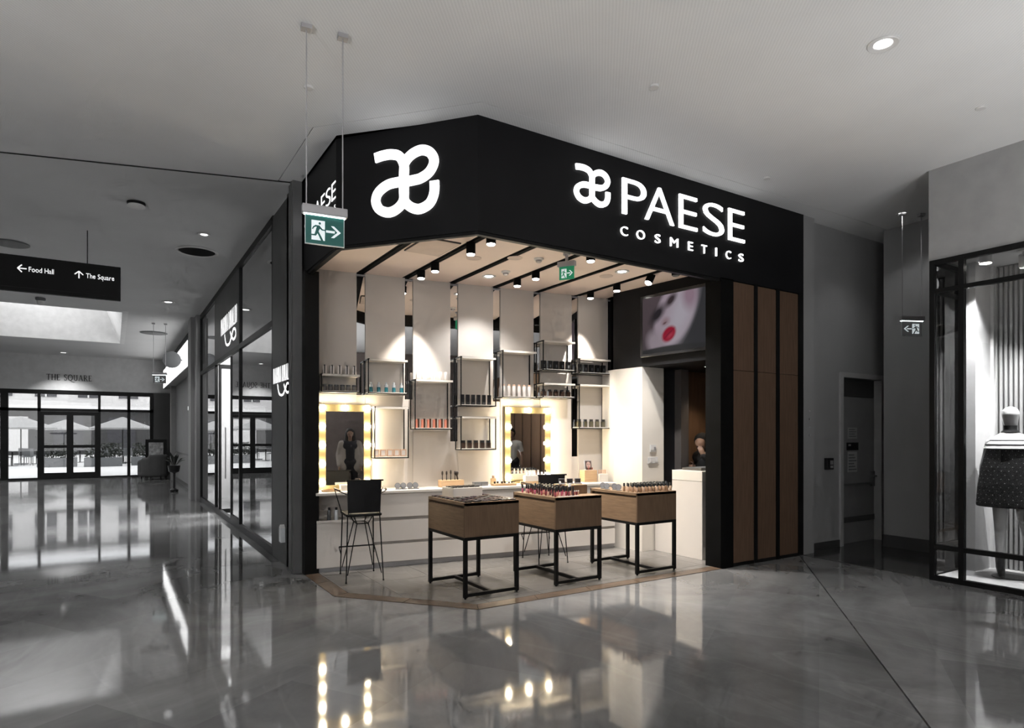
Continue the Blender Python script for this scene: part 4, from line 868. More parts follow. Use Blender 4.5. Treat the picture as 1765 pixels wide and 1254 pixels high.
# right end of the worktop: portrait card, wood riser, gold brushes
o = T('portrait_card', 'small portrait photo card of a face at the right end of counter', 'photo card', wp(3.66, .17, ZC + .17), WA)
def face_mat(name, kind):
    m = bpy.data.materials.new(name); m.use_nodes = True; nt = m.node_tree; N = nt.nodes; L = nt.links; b = N['Principled BSDF']
    tc = N.new('ShaderNodeTexCoord'); sp = N.new('ShaderNodeSeparateXYZ'); L.new(tc.outputs['Object'], sp.inputs[0])
    def mth(op, a, b_, c=None):
        n = N.new('ShaderNodeMath'); n.operation = op
        for k, v in enumerate((a, b_, c)):
            if v is None: continue
            if isinstance(v, (int, float)): n.inputs[k].default_value = v
            else: L.new(v, n.inputs[k])
        return n.outputs[0]
    def ell(cx, cy, rx, ry, ang, soft):
        u, v = ('X', 'Y'); x = mth('SUBTRACT', sp.outputs[u], cx); y = mth('SUBTRACT', sp.outputs[v], cy); c, s_ = math.cos(ang), math.sin(ang)
        xr = mth('DIVIDE', mth('ADD', mth('MULTIPLY', x, c), mth('MULTIPLY', y, s_)), rx); yr = mth('DIVIDE', mth('SUBTRACT', mth('MULTIPLY', y, c), mth('MULTIPLY', x, s_)), ry)
        d = mth('SQRT', mth('ADD', mth('MULTIPLY', xr, xr), mth('MULTIPLY', yr, yr)), 0)
        mr = N.new('ShaderNodeMapRange'); mr.inputs['From Min'].default_value = 1 + soft; mr.inputs['From Max'].default_value = 1 - soft; L.new(d, mr.inputs['Value']); return mr.outputs[0]
    col = None
    def over(prev, c, mask, f=1.0):
        mx = N.new('ShaderNodeMix'); mx.data_type = 'RGBA'; L.new(mth('MULTIPLY', mask, f), mx.inputs['Factor'])
        if isinstance(prev, tuple): mx.inputs['A'].default_value = (*prev, 1)
        else: L.new(prev, mx.inputs['A'])
        mx.inputs['B'].default_value = (*c, 1); return mx.outputs['Result']
    if kind == 'tv':
        col = (.045, .045, .05)
        col = over(col, (.10, .075, .085), ell(-.30, .02, .30, .60, .2, .35))
        col = over(col, (.42, .34, .40), ell(.02, .12, .28, .46, -.45, .10))
        col = over(col, (.50, .46, .52), ell(.12, .12, .15, .36, -.4, .6))
        col = over(col, (.30, .18, .24), ell(.24, .30, .10, .16, 0, .5), .8)
        col = over(col, (.36, .30, .34), ell(-.28, -.24, .12, .16, .5, .4))
        col = over(col, (.03, .025, .03), ell(-.25, .13, .14, .07, .75, .5))
        col = over(col, (.05, .035, .04), ell(-.04, .28, .10, .05, .75, .5))
        col = over(col, (.30, .18, .20), ell(-.12, .02, .06, .045, .4, .6), .7)
        col = over(col, (.16, .09, .1), ell(-.135, 0.0, .03, .012, .4, .5))
        col = over(col, (.34, .004, .03), ell(-.07, -.145, .115, .085, .65, .2))
        col = over(col, (.22, .0, .025), ell(-.07, -.14, .09, .012, .65, .5))
        col = over(col, (.5, .05, .09), ell(-.05, -.165, .05, .02, .6, .6), .6)
        col = over(col, (.035, .035, .037), ell(0, -.47, .9, .18, .0, .06))
    else:
        k = .055
        col = (.10, .07, .065)
        col = over(col, (.62, .42, .36), ell(0, .0, k * .62, k * .85, 0, .12))
        col = over(col, (.05, .03, .03), ell(-k * .26, k * .2, k * .16, k * .08, .1, .4)); col = over(col, (.05, .03, .03), ell(k * .26, k * .2, k * .16, k * .08, -.1, .4))
        col = over(col, (.42, .26, .22), ell(0, -k * .08, k * .1, k * .14, 0, .5)); col = over(col, (.55, .12, .12), ell(0, -k * .42, k * .24, k * .09, 0, .3))
    b.inputs['Roughness'].default_value = .35 if kind == 'tv' else .4
    if kind == 'tv': b.inputs['Specular IOR Level'].default_value = .03
    L.new(col, b.inputs['Base Color'])
    if kind == 'tv':
        b.inputs['Base Color'].default_value = (.002, .002, .002, 1); nt.links.remove(b.inputs['Base Color'].links[0]); L.new(col, b.inputs['Emission Color']); b.inputs['Emission Strength'].default_value = .5
    MATS[name] = m; return m
pc = MB().box(-.05, .05, -.06, .06, -.001, .001).build('photo', face_mat('card_face', 'card'), o, loc=(0, 0, .062), rot=(R(80), 0, 0))
MB().box(-.056, .056, .003, .006, -.002, .13).build('acrylic_back', M_CLEARW, o, rot=(R(-10), 0, 0)); MB().box(-.06, .06, -.035, .03, -.006, 0).build('foot', M_CLEARW, o)
for k in range(4): MB().cyl((-.042 + .028 * k, -.028, 0), (-.042 + .028 * k, -.028, .028), .011, n=12).build('sample', M_BROWN if k % 2 == 0 else pm('rose_sample', (.25, .08, .06), .3), o)
o = T('wood_riser', 'light wood riser under the portrait card', 'display stand', wp(3.66, .17, ZC), WA); MB().box(-.10, .10, -.07, .07, 0, .162).build('block', M_LWOOD, o, bevel=.003)
o = T('brush_rack', 'low cream rack of gold brushes right of portrait card', 'brush stand', wp(3.84, .24, ZC), WA); MB().box(-.07, .07, -.05, .05, 0, .11).build('block', M_CREAM, o, bevel=.003)
for k in range(5): MB().cyl((-.052 + .026 * k, 0, .11), (-.052 + .026 * k, 0, .165), .007, .009, 10).build('brush', M_PINKG, o)

# ================================================================== DISPLAY TABLES
TW, TD, TZ = .607, .811, .9125
def table(label, x, y):
    o = T('display_table', label, 'table', (x, y, .005), 0, 'oak display tables on black frames')
    z = TZ - .005; zb = .58
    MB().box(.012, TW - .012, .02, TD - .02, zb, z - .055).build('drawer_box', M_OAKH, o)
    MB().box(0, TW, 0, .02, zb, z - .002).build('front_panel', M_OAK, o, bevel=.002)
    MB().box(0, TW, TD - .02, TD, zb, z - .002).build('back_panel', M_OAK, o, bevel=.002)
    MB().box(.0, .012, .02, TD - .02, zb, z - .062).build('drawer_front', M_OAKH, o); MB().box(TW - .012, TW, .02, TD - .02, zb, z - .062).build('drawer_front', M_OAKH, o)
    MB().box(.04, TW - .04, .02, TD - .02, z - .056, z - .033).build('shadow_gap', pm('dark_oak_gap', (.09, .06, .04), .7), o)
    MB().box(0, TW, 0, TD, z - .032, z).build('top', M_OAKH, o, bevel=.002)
    t = .034
    for a, b in ((0, 0), (TW - t, 0), (0, TD - t), (TW - t, TD - t)):
        l = MB().box(a, a + t, b, b + t, .012, zb - .03).build('leg', M_BLACK, o); MB().cyl((a + t / 2, b + t / 2, 0), (a + t / 2, b + t / 2, .012), .012).build('foot', M_BLACK, l)
    MB().box(0, TW, 0, t, zb - .03, zb).box(0, TW, TD - t, TD, zb - .03, zb).box(0, t, t, TD - t, zb - .03, zb).box(TW - t, TW, t, TD - t, zb - .03, zb).build('top_frame', M_BLACK, o)
    for b in (0, TD - t): MB().box(t, TW - t, b, b + t, .02, .05).build('bottom_rail', M_BLACK, o)
    MB().box(TW / 2 - t / 2, TW / 2 + t / 2, t, TD - t, .02, .05).build('stretcher', M_BLACK, o)
    return o
T1, T2, T3 = (2.793, 5.276), (3.824, 5.241), (4.881, 5.174)
table('left oak display table nearest the camera, covered in flat testers', *T1)
table('middle oak display table with rows of lip gloss', *T2)
table('right oak display table with rows of foundation bottles', *T3)
ZTT = TZ + .0005
# left table: flat palettes and the white drum with testers
pcols = [pm('tester_%d' % i, c, .35) for i, c in enumerate(((.012, .012, .013), (.03, .028, .028), (.075, .07, .068), (.02, .02, .022)))]
mes = [MB().box(-.036, .036, -.030, .030, 0, .011).mesh('tester', m) for m in pcols]
lids = [MB().cyl((0, 0, .011), (0, 0, .013), .022, n=14).mesh('pan', m) for m in (pm('pan_brown', (.16, .09, .07), .6), pm('pan_grey', (.20, .19, .19), .6), pm('pan_plum', (.10, .04, .06), .6))]
for r in range(8):
    for c in range(6):
        if r >= 5 and 1 <= c <= 4: continue
        x, y = T1[0] + .055 + c * .099, T1[1] + .05 + r * .098
        put('eyeshadow_tester', 'flat dark eyeshadow tester, %s in the %s row from the front, left table' % (ORD[c], ORD[r]), 'tester', 'flat testers on the left table', (x, y, ZTT), random.uniform(-.25, .25), mes[(r + c) % 4], lids[(r * 2 + c) % 3], 'pan')
o = T('white_riser', 'white square riser with black testers on the left table', 'display stand', (T1[0] + .30, T1[1] + .62, ZTT))
MB().box(-.17, .17, -.13, .13, 0, .10).build('block', M_CREAM, o, bevel=.006)
for k in range(10): MB().box(-.15 + .065 * (k % 5) - .02, -.15 + .065 * (k % 5) + .03, -.09 + .1 * (k // 5) - .03, -.09 + .1 * (k // 5) + .03, .10, .112).build('tester', M_PLB, o)
# middle table: lip gloss in rows, white tube, wood box with grey compacts
gl = [pm('gloss_%d' % i, c, .15, coat=.6) for i, c in enumerate(((.32, .05, .08), (.55, .22, .18), (.20, .02, .04), (.62, .36, .28), (.42, .08, .16), (.08, .02, .025), (.6, .3, .3)))]
gm = [MB().lathe([(.0095, 0), (.0105, .003), (.0105, .045), (.008, .048)], 10).mesh('gloss', m, True) for m in gl]
gc = MB().lathe([(.0085, .046), (.0095, .05), (.0095, .092), (.008, .096), (.001, .097)], 10).mesh('cap', M_PLB, True)
for c in range(5):
    for r in range(11):
        put('lip_gloss', 'black-capped lip gloss, %s from the front in the %s row, middle table' % (ORD[r], ORD[c]), 'lip gloss', 'lip glosses on the middle table', (T2[0] + .045 + c * .058 + .012 * (r % 2), T2[1] + .07 + r * .062, ZTT), 0, gm[(c * 3 + r * 5 + r // 3) % 7], gc)
o = T('cream_tube', 'standing white tube with grey foot, front of the middle table', 'tube', (T2[0] + .30, T2[1] + .16, ZTT)); MB().lathe([(.022, 0), (.022, .04), (.02, .042)], 14).build('cap', M_DISC, o, smooth=True); MB().lathe([(.02, .042), (.021, .06), (.019, .10), (.012, .12), (.001, .12)], 14, sy=.8).build('tube', M_PLW, o, smooth=True)
for i in range(3):
    put('sample_vial', 'tiny coral sample vial, %s from the white tube on middle table' % ORD[i], 'vial', 'sample vials on the middle table', (T2[0] + .345 + .025 * i, T2[1] + .13, ZTT), 0, MB().lathe([(.008, 0), (.008, .035), (.001, .036)], 10).mesh('vial', gl[(i + 1) % 4], True), capm(.007, .036, .012, M_PLW))
o = T('sample_sheet', 'white printed strip lying at front edge of the middle table', 'card', (T2[0] + .19, T2[1] + .035, ZTT)); MB().box(-.13, .13, -.02, .02, 0, .003).build('sheet', M_PLW, o); MB().box(-.11, .11, -.004, .004, .003, .0035).build('printed_line', M_PLG, o)
o = T('wood_case', 'oak case at the back right of the middle table', 'display stand', (T2[0] + .44, T2[1] + .34, ZTT)); MB().box(-.14, .14, -.13, .13, 0, .095).build('case', M_OAK, o, bevel=.003); MB().box(-.13, .13, -.12, .12, .095, .10).build('inset', M_LWOOD, o)
for i in range(3):
    q = T('grey_compact', 'upright square grey compact, %s from left on the oak case' % ORD[i], 'compact', (T2[0] + .34 + .095 * i, T2[1] + .36 - .02 * i, ZTT + .1), R(-20), 'grey compacts on the oak case')
    MB().box(-.036, .036, -.012, -.004, 0, .062).build('lid', M_DISC, q, bevel=.003); MB().box(-.036, .036, -.06, -.014, 0, .010).build('base', M_DISC, q, bevel=.003); MB().box(-.030, .030, -.014, -.012, .006, .056).build('compact_mirror', M_MIRROR, q)
# right table: foundation bottles and round compacts
fm = [MB().lathe([(.014, 0), (.015, .003), (.015, .05), (.010, .058)], 12).mesh('foundation', pm('foundation_%d' % i, c, .2, coat=.5), True) for i, c in enumerate(((.50, .33, .22), (.38, .24, .15), (.60, .42, .30), (.28, .17, .10)))]
fc = MB().lathe([(.009, .056), (.0125, .06), (.0125, .09), (.010, .094), (.001, .095)], 12).mesh('cap', M_PLB, True)
fcl = MB().lathe([(.009, .056), (.0135, .06), (.0135, .10), (.011, .104), (.001, .105)], 12).mesh('cap', pm('glossy_black_cap', (.02, .02, .02), .08, coat=1), True)
for r in range(4):
    for c in range(11):
        put('foundation_bottle', 'black-capped foundation bottle, %s from left in the %s row, right table' % (ORD[c], ORD[r]), 'bottle', 'foundation bottles on the right table', (T3[0] + .045 + c * .052, T3[1] + .05 + r * .07, ZTT), 0, fm[(r + c * 3) % 4], fcl if r == 1 else fc)
for i in range(4):
    disc_compact('open round grey compact, %s from front on the right table' % ORD[i], (T3[0] + .07 + .03 * (i % 2), T3[1] + .38 + .105 * i, ZTT), R(-32), 'round compacts on the right table', .034)

# ================================================================== BAR STOOLS
def stool(label, x, y, rz):
    o = T('bar_stool', label, 'stool', (x, y, .005), rz, 'black wire bar stools')
    zs = .715
    MB().box(-.19, .19, -.20, .20, zs - .035, zs).build('seat', M_LEATH, o, bevel=.016)
    feet = [(-.20, -.26), (.19, -.26), (-.18, .24), (.19, .24)]
    for fx, fy in feet:
        sx = -1 if fx < 0 else 1; sy = -1 if fy < 0 else 1; foot = Vector((fx, fy, .006))
        l = MB().tube([(sx * .17, sy * .17, zs - .035), foot], .0065, 8).tube([(sx * .06, sy * .10, zs - .12), foot.lerp(Vector((sx * .06, sy * .10, zs - .12)), .12)], .0055, 8).tube([(sx * .06, sy * .10, zs - .12), (sx * .10, sy * .14, zs - .035)], .0055, 8).build('leg', M_BLACK, o)
        MB().ball((fx, fy, .007), .011, 8, 6).build('foot_cap', M_BLACK, l)
    MB().tube([(-.06, -.10, zs - .12), (.06, -.10, zs - .12), (.06, .10, zs - .12), (-.06, .10, zs - .12), (-.06, -.10, zs - .12)], .0055).build('under_frame', M_BLACK, o)
    MB().tube([(-.195, .245, .30), (.195, .245, .30)], .008).tube([(-.195, .245, .30), (-.178, .215, .22)], .005).tube([(.195, .245, .30), (.19, .215, .22)], .005).build('footrest', M_BLACK, o)
    # sling backrest hung over a top rod
    mb = MB(); n = 10; pf, pb = [], []
    for i in range(n + 1):
        xx = -.17 + .34 * i / n; sag = .012 * math.sin(math.pi * i / n); wv = .004 * math.cos(i * 2.1)
        pf.append(((xx, -.205 - sag, zs + .01), (xx, -.215 - sag, zs + .18), (xx, -.22 + wv * .3, zs + .345 + wv))); pb.append(((xx, -.190 - sag, zs + .01), (xx, -.200 - sag, zs + .18), (xx, -.205 + wv * .3, zs + .345 + wv)))
    vs = [p for c in pf for p in c] + [p for c in pb for p in c]; N_ = (n + 1) * 3; fs = []
    for i in range(n):
        for j in range(2):
            a = i * 3 + j; fs += [(a, a + 3, a + 4, a + 1), (N_ + a + 1, N_ + a + 4, N_ + a + 3, N_ + a)]
        fs += [(i * 3 + 2, i * 3 + 5, N_ + i * 3 + 5, N_ + i * 3 + 2), (i * 3 + 3, i * 3, N_ + i * 3, N_ + i * 3 + 3)]
    for i in (0, n):
        for j in range(2):
            a = i * 3 + j; fs.append((a, a + 1, N_ + a + 1, N_ + a) if i == 0 else (a + 1, a, N_ + a, N_ + a + 1))
    mb.add(vs, fs).build('backrest', M_LEATH, o, smooth=True)
    MB().tube([(-.19, -.21, zs + .35), (.20, -.21, zs + .35)], .009).tube([(-.165, -.19, zs - .02), (-.175, -.205, zs + .35)], .006).tube([(.165, -.19, zs - .02), (.175, -.205, zs + .35)], .006).build('back_frame', M_BLACK, o)
    for sx in (-1, 1):
        a = MB().tube([(sx * .17, -.19, zs + .20), (sx * .245, -.14, zs + .235), (sx * .265, .10, zs + .245), (sx * .255, .12, zs + .22), (sx * .185, .10, zs - .03)], .0055).build('armrest', M_BLACK, o)
        MB().tube([(sx * .247, -.13, zs + .243), (sx * .264, .09, zs + .252)], .010).build('arm_pad', pm('dark_wood_pad', (.10, .06, .04), .5), a)
    return o
stool('black wire bar stool in front of the left lit mirror', 2.29, 6.74, WA)
stool('black wire bar stool mostly hidden behind the display tables', 4.52, 6.44, WA)

# ================================================================== CASH DESK
o = T('cash_desk', 'cream cash desk beside the black door jamb', 'desk', (6.17, 5.39, .005))
MB().box(0, 1.1, 0, .50, 0, .965).build('body', M_WHITE, o, bevel=.002); MB().box(0, 1.1, 0, .50, .969, 1.095).build('top_box', M_CREAM, o, bevel=.003)
o = T('side_cabinet', 'low cream cabinet between cash desk and the column', 'cabinet', (6.17, 5.895, .005)); MB().box(0, .45, 0, .30, 0, .80).build('body', M_WHITE, o, bevel=.002); MB().box(-.003, .453, -.002, .302, .80, .83).build('top', M_CREAM, o, bevel=.002)
o = T('till_tray', 'flat dark grey till on top of the cash desk', 'till', (6.50, 5.66, 1.1005)); MB().box(-.22, .22, -.16, .16, 0, .03).build('base', pm('till_grey', (.07, .065, .06), .45), o, bevel=.004); MB().box(-.20, .20, -.14, .12, .03, .036).build('key_panel', M_PLG, o)
for i, (z, hh, l) in enumerate(((1.375, .095, 'upper'), (1.215, .085, 'lower'))):
    o = T('wall_switch', '%s white wall fitting on the white column' % l, 'switch', (6.14, 6.213, z)); wv = .055 if i == 0 else .09
    MB().box(-wv, wv, -.012, 0, -hh / 2, hh / 2).build('plate', M_PLW, o, bevel=.002)
    for k in (-1, 1): MB().box(k * wv * .5 - .016, k * wv * .5 + .016, -.018, -.012, -.02, .02).build('rocker', M_ALU if (i, k) == (0, 1) else M_PLW, o, bevel=.002)

# ================================================================== TELEVISION
o = T('television', 'wall television showing a face with red lips, on black wall', 'television', (6.005, 5.67, 2.975)); o.rotation_euler = (R(90), 0, R(-83.1))
MB().box(-.53, .53, -.40, .40, .012, .045).build('bezel', M_PLB, o, bevel=.004)
MB().box(-.49, .49, -.365, .36, .045, .047).build('screen', face_mat('tv_face', 'tv'), o)
MB().box(-.2, .2, -.15, .15, 0.0, .012).build('wall_mount', M_BLACK, o)

# ================================================================== PEOPLE
M_SKIN = pm('skin', (.36, .22, .155), .5, var=.04); M_ABAYA = pm('black_cloth', (.010, .010, .011), .85, var=.2, bump=.3, bscale=25); M_COAT = pm('grey_coat', (.38, .34, .31), .85, bump=.2, bscale=30)
M_TEE = pm('white_tee', (.72, .71, .70), .85); M_TROU = pm('dark_trousers', (.02, .02, .025), .85); M_HAIR = pm('dark_hair', (.016, .012, .010), .55, vscale=30)
def hand(mb, w, d, side, curl=.35):
    """palm and five bent fingers; w wrist, d pointing direction, side = thumb side vector"""
    w, d, side = Vector(w), Vector(d).normalized(), Vector(side).normalized(); n = d.cross(side).normalized()
    p = w + d * .085
    mb.capsule(w, p, .024, .027, 10); mb.capsule(w + side * .018, p + side * .022, .018, .014, 8); mb.capsule(w - side * .014, p - side * .022, .018, .014, 8)
    for k, ln in enumerate((.070, .080, .075, .058)):
        b = p + side * (.030 - .020 * k); e1 = b + (d * math.cos(curl) + n * math.sin(curl)) * ln * .5; e2 = e1 + (d * math.cos(curl * 2.2) + n * math.sin(curl * 2.2)) * ln * .5
        mb.capsule(b - d * .012, e1, .0098, .0088, 8); mb.capsule(e1, e2, .0088, .0072, 8)
    t0 = w + d * .025 + side * .026; t1 = t0 + (d * .6 + side * .8).normalized() * .042; t2 = t1 + (d * .9 + side * .3 + n * .2).normalized() * .032
    mb.capsule(t0, t1, .012, .0105, 8); mb.capsule(t1, t2, .0105, .008, 8)
def head(mb, c, fwd, up):
    c, f, u = Vector(c), Vector(fwd).normalized(), Vector(up).normalized(); u = (u - f * u.dot(f)).normalized(); s = f.cross(u)
    mb.capsule(c + u * .035 - f * .012, c + u * .035 + f * .008, .088, .082, 16); mb.capsule(c + f * .018 - u * .01, c + f * .028 - u * .075, .070, .040, 14)
    mb.capsule(c + f * .088 + u * .012, c + f * .104 - u * .028, .009, .014, 8)                      # nose
    mb.capsule(c + f * .078 - u * .055 - s * .016, c + f * .078 - u * .055 + s * .016, .010, .010, 8)  # lips
    for k in (-1, 1):
        mb.capsule(c + s * k * .076 + u * .015, c + s * k * .078 - u * .022, .014, .010, 8)           # ears
        mb.capsule(c + f * .066 + s * k * .030 + u * .03, c + f * .068 + s * k * .05 + u * .026, .012, .010, 8)  # brows
def face_bits(parent, c, fwd, up):
    c, f, u = Vector(c), Vector(fwd).normalized(), Vector(up).normalized(); u = (u - f * u.dot(f)).normalized(); s = f.cross(u); mb = MB()
    for k in (-1, 1): mb.ball(c + f * .078 + s * k * .032 + u * .004, .0085, 8, 6)
    mb.build('eyes', M_HAIR, parent, smooth=True)
    MB().capsule(c + f * .087 - u * .055 - s * .014, c + f * .087 - u * .055 + s * .014, .006, .006, 8).build('mouth', pm('lip_red', (.30, .07, .07), .4), parent, smooth=True)

# woman in black bowed over the cash desk, hand at her face
o = T('person', 'person in black headscarf bowed over the cash desk, hand at face', 'person', (7.12, 6.08, .005))
C = Vector((7.12, 6.08, 0)); hc = Vector((6.86, 6.0, 1.425)); hf = Vector((-.78, -.28, -.50)); hu = Vector((-.45, -.12, .85))
mb = MB(); head(mb, hc - C, hf, hu)
mb.capsule(hc - C + Vector((.03, .02, -.06)), Vector((-.12, -.04, 1.22)), .05, .055)
mb.capsule((-.06, -.02, 1.16), (.0, 0, .95), .125, .13); mb.capsule((-.08, -.14, 1.22), (-.06, .14, 1.22), .075, .075)
for k in (-1, 1): mb.capsule((.0, k * .09, .92), (-.03, k * .10, .50), .09, .06); mb.capsule((-.03, k * .10, .50), (.02, k * .10, .08), .058, .04); mb.capsule((.02, k * .10, .05), (-.14, k * .11, .035), .04, .03)
el = Vector((6.93, 5.80, 1.13)) - C; wr_ = Vector((6.80, 5.915, 1.255)) - C
mb.capsule((-.09, -.16, 1.22), el, .05, .042); mb.capsule(el, wr_, .040, .028); hand(mb, wr_, (-.25, .25, .93), (.6, -.4, .2), .3)
el2 = Vector((.0, .18, 1.02)); mb.capsule((-.06, .16, 1.22), el2, .05, .042); mb.capsule(el2, (-.18, .12, 1.10), .04, .028); hand(mb, (-.18, .12, 1.10), (-1, -.2, .0), (0, 0, 1), .3)
remesh(mb, 'body', M_SKIN, o, .009, 3)
face_bits(o, hc - C, hf, hu)
mb = MB()
mb.capsule((-.06, -.02, 1.16), (.0, 0, .92), .15, .16); mb.capsule((-.08, -.15, 1.235), (-.06, .15, 1.235), .095, .095); mb.capsule((.0, 0, .92), (0, .03, .10), .17, .17); mb.capsule((.05, .0, 1.30), (.06, 0, 1.0), .13, .15)
mb.capsule((-.09, -.16, 1.22), el, .068, .06); mb.capsule(el, wr_ + (wr_ - el) * .05, .058, .042); mb.capsule((-.06, .16, 1.22), el2, .068, .06); mb.capsule(el2, (-.16, .13, 1.09), .058, .048)
remesh(mb, 'abaya', M_ABAYA, o, .014, 4)
mb = MB(); hl = hc - C
mb.capsule(hl + Vector((.018, .01, .05)), hl + Vector((.06, .02, .03)), .110, .112, 16); mb.capsule(hl + Vector((.05, .02, .01)), (-.06, -.02, 1.28), .10, .14, 16); mb.capsule(hl + Vector((.08, .03, -.02)), (.06, .02, 1.20), .10, .15, 16); mb.capsule((-.10, -.06, 1.25), (-.11, .02, 1.22), .075, .09)
hij = remesh(mb, 'headscarf', M_ABAYA, o, .010, 5)

def standing(label, loc, rz, top, bottom, coat, hair, z_h=1.0, tee=False):
    o = T('person', label, 'person', loc, rz); mb = MB()
    hc = Vector((0, 0, 1.575)); head(mb, hc, (0, -1, 0), (0, 0, 1)); mb.capsule((0, .01, 1.50), (0, .02, 1.40), .052, .058)
    mb.capsule((0, .01, 1.28), (0, 0, 1.02), .125, .118); mb.capsule((-.07, .01, 1.30), (.07, .01, 1.30), .11, .11); mb.capsule((-.13, .015, 1.36), (.13, .015, 1.36), .065, .065); mb.capsule((-.07, 0, .95), (.07, 0, .95), .11, .11)
    arms = []
    for k in (-1, 1):
        mb.capsule((k * .09, 0, .92), (k * .095, -.01, .50), .085, .058); mb.capsule((k * .095, -.01, .50), (k * .10, .02, .09), .056, .038); mb.capsule((k * .10, .02, .05), (k * .115, -.14, .032), .038, .028)
        sh, e, w = Vector((k * .185, .015, 1.36)), Vector((k * .25, .05, 1.10)), Vector((k * .24, -.06, .87)); arms.append((sh, e, w))
        mb.capsule(sh, e, .052, .042); mb.capsule(e, w, .040, .028); hand(mb, w, (0, -.15, -1), (-k * .3, -1, 0), .3)
    remesh(mb, 'body', M_SKIN, o, .010, 3); face_bits(o, hc, (0, -1, 0), (0, 0, 1))
    mb = MB(); mb.capsule((-.07, 0, .95), (.07, 0, .95), .122, .122)
    for k in (-1, 1): mb.capsule((k * .09, 0, .92), (k * .095, -.01, .50), .098, .075); mb.capsule((k * .095, -.01, .50), (k * .10, .02, .11), .073, .060)
    remesh(mb, 'trousers', bottom, o, .014, 3)
    mb = MB(); mb.capsule((0, .01, 1.28), (0, 0, 1.00), .138, .132); mb.capsule((-.07, .01, 1.30), (.07, .01, 1.30), .122, .122); mb.capsule((-.13, .015, 1.36), (.13, .015, 1.36), .078, .078)
    for sh, e, w in arms: mb.capsule(sh, e if not tee else sh.lerp(e, .6), .066, .060)
    remesh(mb, 'top', top, o, .014, 3)
    if coat:
        mb = MB()
        for k in (-1, 1):
            mb.capsule((k * .11, .02, 1.34), (k * .14, .02, .80), .095, .13); mb.capsule((k * .09, .07, 1.30), (k * .10, .07, .70), .11, .12)
        for sh, e, w in arms: mb.capsule(sh, e, .080, .070); mb.capsule(e, w, .068, .055)
        remesh(mb, 'coat', coat, o, .016, 4)
    mb = MB(); mb.capsule((0, .012, 1.625), (0, .03, 1.60), .098, .10, 14)
    if hair == 'long':
        for k in (-1, 1): mb.capsule((k * .06, .03, 1.60), (k * .085, .0, 1.36), .05, .045)
        mb.capsule((0, .06, 1.58), (0, .08, 1.36), .07, .07)
    hr = remesh(mb, 'hair', M_HAIR, o, .011, 3)
    return o
standing('person in open grey coat over dark clothes, seen in the left lit mirror', (2.62, .42, 0), R(180), M_TROU, M_TROU, M_COAT, 'long')
standing('person in white t-shirt, seen in the second lit mirror', (6.22, 1.25, 0), R(195), M_TEE, M_TROU, None, 'short', tee=True)

# ================================================================== STANDS FOR THE ADDED CEILING FILL (unseen, outside the frame)
for i, (ux, uy, uz, up) in enumerate(CEIL_FILL):
    o = T('added_fill_stand', ['added unseen fill light stand left of the photographer', 'added unseen fill light stand behind the photographer', 'low added unseen fill light stand right of the photographer'][i], 'lamp', (ux, uy, 0), 0, 'added ceiling fill lights')
    MB().box(-.75, .75, -.40, .40, uz, uz + .02).box(-.75, .75, -.40, -.38, uz + .02, uz + .11).box(-.75, .75, .38, .40, uz + .02, uz + .11).box(-.75, -.73, -.38, .38, uz + .02, uz + .11).box(.73, .75, -.38, .38, uz + .02, uz + .11).build('trough', M_PLG, o)
    MB().cyl((0, 0, .02), (0, 0, uz), .03).build('pole', M_PLG, o); MB().cyl((0, 0, 0), (0, 0, .02), .25, n=24).build('base', M_PLG, o)

# ================================================================== MANNEQUIN
M_MANN = pm('mannequin_white', (.78, .78, .78), .3, coat=.3)
o = T('mannequin', 'white egg-headed mannequin in dotted black dress in right window', 'mannequin', (8.0, 2.86, .052), R(-65))
mb = MB()
mb.capsule((0, -.005, 1.722), (0, .0, 1.625), .080, .062, 18); mb.capsule((0, .0, 1.62), (0, .015, 1.46), .048, .052); mb.capsule((0, .01, 1.30), (0, 0, 1.02), .115, .11); mb.capsule((-.12, .01, 1.42), (.12, .01, 1.42), .06, .06)
mb.capsule((-.07, 0, .93), (.07, 0, .93), .10, .10)
mb.capsule((-.085, 0, .88), (-.085, -.03, .49), .082, .055); mb.capsule((-.085, -.03, .49), (-.08, .03, .10), .054, .034)
mb.capsule((.085, 0, .88), (.13, -.13, .50), .082, .055); mb.capsule((.13, -.13, .50), (.16, -.10, .10), .054, .034)
for k in (-1, 1):
    mb.capsule((k * .17, .01, 1.42), (k * .23, .02, 1.14), .045, .038); mb.capsule((k * .23, .02, 1.14), (k * .25, -.04, .90), .036, .026); hand(mb, (k * .25, -.04, .90), (0, -.1, -1), (-k * .3, -1, 0), .2)
remesh(mb, 'body', M_MANN, o, .010, 4)
M_DRESS = pm('black_dress', (.010, .010, .011), .9, var=.3, vscale=20, bump=.4, bscale=30)
mb = MB()
mb.lathe([(.08, 1.49), (.15, 1.44), (.205, 1.36), (.258, 1.15), (.284, .95), (.298, .745), (.275, .742), (.10, .80)], 36, sy=.74)
for k in (-1, 1): mb.capsule((k * .15, .01, 1.39), (k * .20, .01, 1.10), .05, .052); mb.capsule((k * .20, .01, 1.10), (k * .225, -.01, .90), .052, .05)
dress = remesh(mb, 'dress', M_DRESS, o, .012, 3)
M_DOT = pm('dress_dot', (.75, .75, .75), .5); mb = MB()
for iz in range(16):
    for ia in range(26):
        z = .79 + iz * .042; a = 2 * math.pi * (ia + .5 * (iz % 2)) / 26; rr = .252 + (1.2 - z) * .105 if z < 1.2 else .252 - (z - 1.2) * .28
        x, y = rr * math.cos(a) * 1.0, rr * math.sin(a) * .76
        mb.ball((x * 1.01, y * 1.01, z), .0036, 5, 4)
dd = mb.build('beads', M_DOT, o); dd['kind'] = 'stuff'
